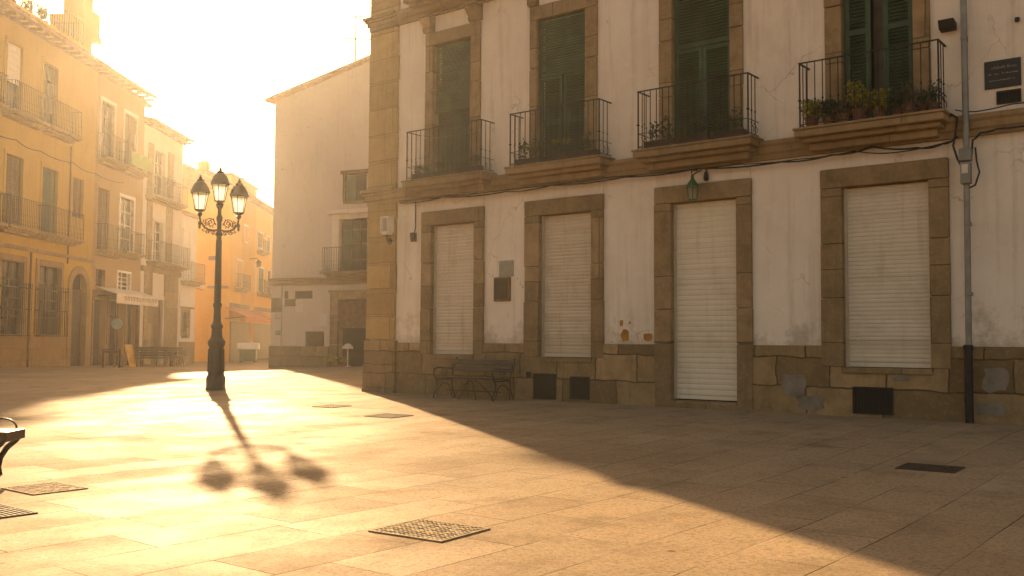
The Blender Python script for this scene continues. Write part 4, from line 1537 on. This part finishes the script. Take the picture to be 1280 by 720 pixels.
for (a, b) in ((-12.8, -9.5), (-8.8, -5.4), (-4.6, -1.2), (-.45, 3.3), (3.55, 7.2)):
    far_balcony(hA, a, b, 13.72, .8, 1.6)
# roof terrace: parapet railing
m = MB()
m.box(-3.0, 8.9, .2, .5, 19.2, 20.1)
tr = m.build('terrace_parapet', M['ochre'], hA)
m = MB()
railing(m, -3.0, 8.7, .1, 2.0, 20.1, 21.5, .3, .018, .3)
m.build('railing', M['iron'], tr)
m = MB()
m.box(8.9, 10.2, .6, 2.4, 19.3, 22.2)
m.box(10.2, 11.5, .8, 2.2, 19.3, 24.2)
m.box(10.1, 11.6, .7, 2.3, 24.2, 24.4)
m.box(11.5, 13.0, 1.0, 2.0, 22.0, 23.4)
m.box(11.5, 13.5, 1.1, 1.9, 21.6, 22.0)
m.build('chimney', M['ochre'], hA, bevel=.03)
for i, (x, lab) in enumerate(((1.8, 'shrub in a tub at the left of the ochre house roof terrace'), (3.6, 'shrub in a tub in the middle of the roof terrace'), (5.4, 'shrub in a tub nearest the chimney on the roof terrace'))):
    t = place(thing('potted_shrub', lab, 'potted shrub', group='tubs on the roof terrace'), FA, x, 1.0, 20.0)
    m = MB()
    m.lathe([(.0, 0), (.25, 0), (.34, .5), (.0, .5)], (0, 0, 0), 10)
    m.build('tub', M['terracotta'], t, smooth=True)
    m = MB()
    for j in range(5):
        foliage(m, (rp.uniform(-.3, .3), rp.uniform(-.2, .2), .7+rp.uniform(0, .6)), (.35, .3, .35), 40, .2, rp)
    m.build('foliage', M['leaf'], t)
antenna('television aerial sticking out beside the chimney of the ochre house', FA, 13.9, 1.5, 19.9, 2.6, [(1.9, 2.6, 7, .22, .1)])
antenna('thin bare aerial mast on the roof right of the chimney', FA, 15.6, 2.0, 19.6, 4.6, [(4.3, .5, 2, .15, .3)])
m = MB()
m.tube([(2.95, -.1, 6.2), (2.95, -.1, -.4)], .06, 8)
m.build('downpipe', M['brown_shutter'], hA, smooth=True)
m = MB()
m.tube([(7.25, -.1, 13.2), (7.25, -.1, 5.9)], .05, 8)
m.build('downpipe', M['brown_shutter'], hA, smooth=True)
m = MB()
path = []
pl = [(-3, -.08, 12.35), (1, -.08, 12.3), (3.6, -.08, 12.2), (7.6, -.08, 12.25), (10.6, -.08, 12.1), (15, -.08, 12.2)]
for i in range(len(pl)-1):
    path += sag(pl[i], pl[i+1], 8, .15)
m.tube(path, .022, 5)
o = m.build('cable', M['cable'])
tag(o, 'grey cable sagging across the ochre house between its two balcony floors', 'cable')
place(o, FA, 0, 0, 0)

# ---- tan shop house
hB = thing('shop_house', 'narrow tan house with a dark shop front under a white awning', 'building', FA[0], FA[1])
B0, B1 = 10.8, 18.4
opn = [(11.1, 13.0, -.9, 3.9), (13.4, 15.9, -.9, 3.9), (16.2, 18.2, -.9, 3.9), (11.2, 12.9, 7.2, 11.3), (14.7, 16.9, 7.4, 11.2), (11.4, 13.4, 13.3, 17.2), (15.0, 17.0, 13.3, 17.2), (11.2, 12.6, 4.7, 5.9), (14.6, 16.6, 4.7, 5.9)]
m = MB()
wall_body(m, B0, B1, 10.9, -1.2, 18.9, opn, .45)
m.build('wall', M['tan'], hB)
m = MB()
m.quad((B0+.2, 0.455, -.9), (B1-.2, 0.455, -.9), (B1-.2, 0.455, 18.7), (B0+.2, 0.455, 18.7))
m.build('dark_interior', M['dark'], hB)
eaves_roof(hB, B0, B1+.1, 10.9, 19.15, 2.4, .9)
win(hB, 11.2, 12.9, 7.2, 11.3, 'louvre', M['tan'], 'brown_shutter', .2)
win(hB, 14.7, 16.9, 7.4, 11.2, 'sash', M['white_paint'], 'white_paint', .2)
win(hB, 11.4, 13.4, 13.3, 17.2, 'sash', M['cream'], 'brown_shutter', .2)
win(hB, 15.0, 17.0, 13.3, 17.2, 'louvre', M['cream'], 'brown_shutter', .2)
win(hB, 11.2, 12.6, 4.7, 5.9, 'sash', M['tan'], 'brown_shutter', .12)
win(hB, 14.6, 16.6, 4.7, 5.9, 'sash', M['white_paint'], 'white_paint', .12)
far_balcony(hB, 11.0, 14.0, 7.15, .9, 1.7)
far_balcony(hB, 14.5, 17.4, 7.35, .7, 1.5)
far_balcony(hB, 10.9, 13.9, 13.25, .9, 1.6)
s_ = far_balcony(hB, 14.2, 17.6, 13.25, .9, 1.0)
m = MB()
m.box(14.2, 17.6, -.93, -.9, 13.35, 14.35)
m.build('canvas_screen', M['green_cloth'], s_)
m = MB()
for x in (11.0, 13.2, 16.05, 18.3):
    m.box(x-.12, x+.12, -.05, .2, -1, 3.95)
for x in (13.9, 14.9, 16.8, 17.5):
    m.box(x-.05, x+.05, .15, .25, -1, 3.9)
m.box(B0+.1, B1-.1, -.08, .2, 3.95, 4.5)
m.build('shop_front', M['wood'], hB, bevel=.015)
# the awning with its scalloped valance
t = place(thing('shop_awning', 'white shop awning with a faded lettered valance on the tan house', 'awning'), FA, 14.7, 0, 0)
m = MB()
m.prism_x([(-.03, 4.75), (-1.45, 4.28), (-1.45, 4.22), (-.03, 4.69)], -3.4, 3.5)
m.build('canopy', M['awning'], t)
m = MB()
n = 23
pr = [(-3.4, 4.26), (3.5, 4.26)]
low = []
for i in range(n*4+1):
    x = 3.5-6.9*i/(n*4)
    low.append((x, 3.68-.07*abs(math.sin(PI*i/4))))
m.prism_y(pr+low, -1.46, -1.43)
m.build('valance', M['awning'], t)
m = MB()
rl = random.Random(9)
x = -2.2
while x < 3.2:                                         # faded, unreadable capitals
    wd = rl.uniform(.12, .2)
    m.box(x, x+.05, -1.475, -1.459, 3.86, 4.14)
    if rl.random() < .7:
        m.box(x+.05, x+wd, -1.474, -1.459, rl.choice((3.86, 4.09, 3.98)), rl.choice((3.86, 4.09, 3.98))+.05) if False else m.box(x+.05, x+wd, -1.474, -1.459, 4.08, 4.13)
    x += wd+.1
m.build('lettering', M['brown_shutter'], t)
for s2 in (-3.3, 3.4):
    m = MB()
    m.tube([(s2, -.03, 4.1), (s2, -1.42, 4.23)], .025, 5)
    m.build('arm', M['iron'], t)
t = place(thing('shop_sign', 'round pale blue sign hanging before the dark shop front', 'sign'), FA, 13.55, -.5, 2.3)
m = MB()
m.prism_x([(.36*math.cos(2*PI*i/20), .36*math.sin(2*PI*i/20)) for i in range(20)], -.04, .04)
m.build('disc', M['blue_sign'], t)
m = MB()
m.tube([(0, .5, .5), (0, 0, .5), (0, 0, .36)], .02, 5)
m.build('bracket', M['iron'], t)

# ---- white house with balconies
hC = thing('white_house', 'white three-storey house with brown pilasters and a wide iron balcony beyond the shop', 'building', FA[0], FA[1])
C0_, C1_ = 18.45, 26.2
opn = [(20.55, 22.7, -.9, 4.3), (20.6, 22.3, 7.3, 10.2), (20.4, 22.4, 12.1, 15.6)]
m = MB()
wall_body(m, C0_, C1_, 10.0, -1.3, 17.2, opn, .4)
m.build('wall', M['cream'], hC)
m = MB()
m.quad((C0_+.2, 0.405, -.9), (C1_-.2, 0.405, -.9), (C1_-.2, 0.405, 17), (C0_+.2, 0.405, 17))
m.build('dark_interior', M['dark'], hC)
for a, b in ((19.1, 20.5), (22.9, 25.7)):
    m = MB()
    m.box(a, b, -.08, .05, -1.3, 6.3)
    m.build('pilaster', M['frame_stone'], hC, bevel=.02)
m = MB()
m.box(C0_, C1_, -.14, .05, 6.3, 6.7)
m.build('string_course', M['frame_stone'], hC, bevel=.02)
for a, b in ((19.2, 20.2), (23.0, 24.2)):
    m = MB()
    m.box(a, b, -.06, .05, 7.2, 16.0)
    m.build('pilaster', M['frame_stone'], hC, bevel=.02)
win(hC, 20.55, 22.7, -.9, 4.3, 'door', M['cream'], 'brown_shutter', .25)
win(hC, 20.6, 22.3, 7.3, 10.2, 'sash', M['cream'], 'white_paint', .2)
win(hC, 20.4, 22.4, 12.1, 15.6, 'sash', M['cream'], 'white_paint', .2)
far_balcony(hC, 19.4, 25.9, 7.1, .95, 1.5)
far_balcony(hC, 18.9, 25.2, 12.0, .9, 1.5)
eaves_roof(hC, C0_, C1_+.35, 10.0, 17.55, 1.2, .8)
m = MB()
m.box(18.5, 22.2, 1.6, 8, 17.2, 19.4)
at = m.build('attic', M['cream'], hC)
m = MB()
tiles(m, 18.4, 22.5, 1.1, 19.5, 8.5, 20.0, .34, .1, .06, 4)
m.build('attic_roof', M['roof_tile'], at)
t = place(thing('potted_shrub', 'straggly plant on the upper balcony of the white house', 'potted shrub'), FA, 22.6, -.45, 12.02)
m = MB()
m.lathe([(.0, 0), (.2, 0), (.27, .4), (0, .4)], (0, 0, 0), 10)
m.build('tub', M['terracotta'], t, smooth=True)
m = MB()
for j in range(7):
    foliage(m, (rp.uniform(-.6, .6), rp.uniform(-.1, .1), .8+rp.uniform(0, .9)), (.3, .2, .25), 18, .2, rp)
m.build('foliage', M['leaf'], t)

# ---- low white annexe
hD = thing('low_house', 'low white annexe with one hooded window at the end of the left row', 'building', FA[0], FA[1])
opn = [(26.75, 28.4, 1.5, 3.55)]
m = MB()
wall_body(m, 26.3, 29.7, 7, -1.4, 11.5, opn, .35)
m.build('wall', M['cream'], hD)
m = MB()
m.quad((26.75, .34, 1.5), (28.4, .34, 1.5), (28.4, .34, 3.55), (26.75, .34, 3.55))
m.build('dark_interior', M['dark'], hD)
m = MB()
m.box(26.25, 29.72, -.06, .05, -1.4, 1.1)
m.build('plinth', M['beige_stone'], hD)
f = win(hD, 26.75, 28.4, 1.5, 3.55, 'sash', M['moulding'], 'brown_shutter', .18)
m = MB()
m.box(26.4, 28.8, -.3, .04, 3.8, 3.95)
m.build('hood', M['moulding'], f)
win(hD, 26.7, 28.0, 8.0, 10.2, 'louvre', M['cream'], 'brown_shutter', .15)
far_balcony(hD, 26.4, 29.6, 6.1, .9, 1.5)
m = MB()
m.box(26.2, 29.9, -.25, 7.2, 11.5, 11.8)
m.build('roof', M['roof_tile'], hD)
t = place(thing('wall_lamp', 'small bright globe lamp on a bracket at the end of the left row', 'wall lamp'), FA, 29.85, -.2, 5.75)
m = MB()
m.lathe([(.0, -.2), (.14, -.15), (.2, 0), (.14, .15), (.0, .2)], (0, -.35, 0), 12)
m.build('globe', M['frosted'], t, smooth=True)
m = MB()
m.tube([(0, .2, -.1), (0, -.3, -.25), (0, -.35, -.18)], .03, 5)
m.build('bracket', M['iron'], t)

# ---- orange house closing the street, and the one running on from it
hE = thing('orange_house', 'plain orange house end wall closing the left side of the street', 'building', (-32.5, 90.0, 0), 0)
opn = [(5.2, 6.0, .0, 2.4)]
m = MB()
wall_body(m, 0, 6.4, 9, -1.5, 16.6, [(3.9, 4.9, -1.0, 2.9)], .3)
m.build('wall', M['orange'], hE)
m = MB()
m.box(3.9, 4.9, .25, .28, -1, 2.9)
m.build('door', M['dark_wood'], hE)
m = MB()
m.box(-.2, 4.6, -.25, 9.2, 16.6, 16.95)
m.box(4.6, 6.6, -.2, 9.2, 16.5, 16.75)
m.build('roof', M['roof_tile'], hE)
m = MB()
m.box(4.5, 5.6, -.12, 0.05, 8.6, 9.0)
m.box(0, 6.4, -.1, .05, 6.0, 6.25)
m.build('string_course', M['moulding'], hE)
m = MB()
m.box(2.6, 3.5, 2, 3, 16.9, 18.2)
m.build('chimney', M['orange'], hE, bevel=.03)
win(hE, 1.9, 3.2, 8.0, 10.6, 'louvre', M['orange'], 'brown_shutter', .12)
FE = ((-32.5, 90.0, 0.0), 0.0)
antenna('low comb-shaped aerial on the left of the orange house roof', FE, 1.4, 1, 16.9, 1.4, [(1.2, 1.2, 4, .3, .1)])
antenna('umbrella-shaped aerial next to the chimney on the orange house roof', FE, 3.9, 1, 16.9, 1.3, [(1.15, 1.3, 5, .2, .0)])
antenna('tall thin aerial behind the middle lantern of the street lamp', FE, 5.9, 1.5, 16.6, 3.4, [(3.1, .9, 4, .25, .4), (2.2, .6, 3, .2, .1)])

aF = R(90+1.4)
FF = ((-26.0, 90.0, 0.0), aF)
hF = thing('amber_house', 'bright amber house with small windows and balconies running down the far street', 'building', FF[0], FF[1])
opn = []
rows_u = [(4.6, 6.2), (7.0, 8.4), (10.4, 12.6), (14.6, 16.0), (18.2, 19.6)]
for a, b in rows_u:
    opn.append((a, b, 10.9, 12.4))
rows_m = [(2.2, 4.3), (7.8, 9.5), (11.0, 13.4), (15.2, 16.8), (18.6, 20.4)]
for a, b in rows_m:
    opn.append((a, b, 6.3, 8.8))
m = MB()
wall_body(m, -.05, 24, 9, -1.6, 15.2, opn, .35)
m.build('wall', M['orange2'], hF)
m = MB()
m.quad((.2, 0.355, -.9), (23.8, 0.355, -.9), (23.8, 0.355, 15), (.2, 0.355, 15))
m.build('dark_interior', M['dark'], hF)
for a, b in rows_u:
    win(hF, a, b, 10.9, 12.4, 'louvre', M['cream'], 'brown_shutter', .16)
for i, (a, b) in enumerate(rows_m):
    win(hF, a, b, 6.3, 8.8, 'louvre', M['cream'], 'green' if i == 2 else 'brown_shutter', .18)
far_balcony(hF, 10.2, 13.0, 10.5, .7, 1.2)
far_balcony(hF, 1.8, 4.8, 6.2, .8, 1.3)
far_balcony(hF, 10.6, 14.2, 6.2, .8, 1.3)
far_balcony(hF, 15.0, 20.8, 6.2, .8, 1.3)
eaves_roof(hF, -.2, 24.1, 9, 15.4, 2.2, .8)
m = MB()
m.box(-.04, 24, -.08, .05, 4.3, 4.7)
m.build('string_course', M['moulding'], hF)
m = MB()
for x in [0.3+i*.42 for i in range(54)]:
    m.box(x, x+.34, -.09, .04, -1.6, 3.0)
m.build('shop_boarding', M['dark_wood'], hF)
for k, (a, b, lab) in enumerate(((-2.0, 6.5, 'long faded red awning over the far shop fronts'), (8.0, 13.5, 'shorter red awning further down the far street'))):
    t = place(thing('shop_awning', lab, 'awning', group='red awnings in the far street'), FF, (a+b)/2, 0, 0)
    m = MB()
    L = (b-a)/2
    m.prism_x([(-.1, 4.25), (-2.0, 3.45), (-2.0, 3.35), (-.1, 4.15)], -L, L)
    m.build('canopy', M['red_awning'], t)
    m = MB()
    m.box(-L, L, -2.03, -2.0, 2.95, 3.4)
    m.build('valance', M['red_awning'], t)
    for s2 in (-L+.1, L-.1):
        m = MB()
        m.tube([(s2, -.1, 3.2), (s2, -1.95, 3.38)], .03, 5)
        m.build('arm', M['iron'], t)
t = place(thing('hanging_lantern', 'small street lantern on a wall bracket of the amber house', 'wall lantern'), FF, 6.8, 0, 8.7)
m = MB()
m.tube([(0, .05, .6), (0, -.8, .7), (0, -1.0, .5)], .04, 5)
m.build('bracket', M['iron'], t)
m = MB()
m.lathe([(.0, .55), (.1, .5), (.3, .3), (.3, .25), (.25, .24), (.16, -.2), (.0, -.22)], (0, -1.0, 0), 8)
m.build('lantern', M['iron'], t)
antenna('thin aerial over the far end of the amber house roof', FF, 9, 2.0, 16.4, 2.6, [(2.4, 1.0, 4, .25, .5)])
antenna('short aerial further along the amber house roof', FF, 14, 2.5, 16.6, 2.2, [(2.0, .9, 4, .25, .2)])
antenna('last aerial on the amber house, beside the gable house wall', FF, 18, 2.5, 16.6, 2.8, [(2.5, .9, 4, .25, .2)])

# =================================================================== things standing before the left row
def gz(x, y, z=0):
    return (x, y, ground_z(x, y)+z)
t = thing('cafe_table', 'dark square cafe table standing alone before the shop front', 'table', gz(-23.05, 56.5), R(20))
m = MB()
m.box(-.52, .52, -.5, .5, 1.0, 1.06)
m.build('tabletop', M['dark_wood'], t, bevel=.01)
for sx in (-1, 1):
    for sy in (-1, 1):
        m = MB()
        m.box(sx*.44-.04, sx*.44+.04, sy*.42-.04, sy*.42+.04, 0, 1.0)
        m.build('leg', M['dark_wood'], t)
m = MB()
m.box(-.46, .46, -.44, .44, .86, .98)
m.build('apron', M['dark_wood'], t)
t = thing('leaning_boards', 'pair of yellow wooden boards leaning beside the dark terrace tables', 'boards', gz(-23.5, 60.3), R(70))
for k in (0, 1):
    m = MB()
    m.obox((k*.35, .12*k, .68), (.22, 0, 0), (0, .025, .0), (0, .22, .68))
    m.build('board', M['yellow_board'], t, bevel=.01)
def terrace_table(label, x, y, z, rot, flip=False):
    t = thing('terrace_table', label, 'table', gz(x, y, z), rot, 'dark terrace tables')
    m = MB()
    for i in range(7):
        yy = -.5+i*.145
        m.box(-1.15, 1.15, yy, yy+.125, .86, .92)
    m.build('tabletop', M['dark_wood'], t)
    for sx in (-1, 1):
        m = MB()
        m.obox((sx*.9, -.32, .42), (.05, 0, 0), (0, .05, 0), (0, -.12, .43))
        m.obox((sx*.9, .32, .42), (.05, 0, 0), (0, .05, 0), (0, .12, .43))
        m.box(sx*.9-.045, sx*.9+.045, -.4, .4, .38, .46)
        m.build('leg', M['dark_wood'], t)
    return t
terrace_table('dark slatted terrace table in front of the white house, nearer one by the benches', -22.55, 62.3, 0, R(8))
terrace_table('dark slatted terrace table in front of the white house, farther one by the wall', -23.75, 65.6, 0, R(14))
def terrace_bench(label, x, y, rot):
    t = thing('terrace_bench', label, 'bench', gz(x, y), rot, 'dark terrace benches')
    m = MB()
    for i in range(3):
        m.box(-1.0, 1.0, -.25+i*.16, -.25+i*.16+.14, .52, .58)
    m.build('seat', M['dark_wood'], t)
    m = MB()
    for i in range(4):
        m.box(-1.0, 1.0, .26, .30, .66+i*.15, .66+i*.15+.125)
    for sx in (-.8, .8):
        m.box(sx-.04, sx+.04, .30, .34, .5, 1.24)
    m.build('backrest', M['dark_wood'], t)
    for sx in (-.85, .85):
        m = MB()
        m.box(sx-.05, sx+.05, -.25, .25, 0, .52)
        m.build('leg', M['dark_wood'], t)
terrace_bench('dark slatted bench closest to the square before the dark terrace tables', -22.35, 61.0, R(186))
terrace_bench('dark slatted bench between the two terrace tables', -22.2, 63.9, R(192))
terrace_bench('dark slatted bench nearest the white house wall behind the dark terrace tables', -24.6, 67.2, R(10))
for i, (x, y, lab) in enumerate(((-21.15, 62.4, 'small wooden stool at the right end of the dark terrace tables'), (-23.4, 58.4, 'small wooden stool between the cafe table and the yellow boards'))):
    t = thing('stool', lab, 'stool', gz(x, y), R(15*i), 'wooden stools')
    m = MB()
    m.box(-.28, .28, -.25, .25, .68, .74)
    m.build('seat', M['wood'], t, bevel=.01)
    for sx in (-1, 1):
        for sy in (-1, 1):
            m = MB()
            m.box(sx*.22-.03, sx*.22+.03, sy*.2-.03, sy*.2+.03, 0, .68)
            m.build('leg', M['wood'], t)
# green recycling container with a pale domed lid
t = thing('recycling_container', 'green container with a pale domed lid standing in the far street', 'container', gz(-23.9, 89.0), R(10))
m = MB()
m.prism_x([(-.62, .12), (.62, .12), (.74, 1.2), (-.74, 1.2)], -.72, .72)
m.build('body', M['bin_green'], t, bevel=.03)
m = MB()
pr = [(-.85, 1.2)]+[(-.85*math.cos(PI*i/10), 1.28+.5*math.sin(PI*i/10)) for i in range(11)]+[(.85, 1.2)]
m.prism_x(pr, -.95, .95)
m.build('lid', M['white_paint'], t, smooth=True)
for sx in (-1, 1):
    m = MB()
    m.box(sx*.6-.1, sx*.6+.1, -.5, .5, 0, .14)
    m.build('foot', M['iron'], t)

# =================================================================== sunlit evening air
hz = MB()
hz.box(-245, 245, -225, 265, -2.2, 26.0)
hm = bpy.data.materials.new('haze')
hm.use_nodes = True
n = hm.node_tree.nodes
n.remove(n['Principled BSDF'])
pv = n.new('ShaderNodeVolumePrincipled')
pv.inputs['Color'].default_value = (1.0, .95, .86, 1)
pv.inputs['Density'].default_value = .0004
pv.inputs['Anisotropy'].default_value = .76
hm.node_tree.links.new(pv.outputs[0], n['Material Output'].inputs['Volume'])
o = hz.build('haze', hm)
o['kind'] = 'stuff'
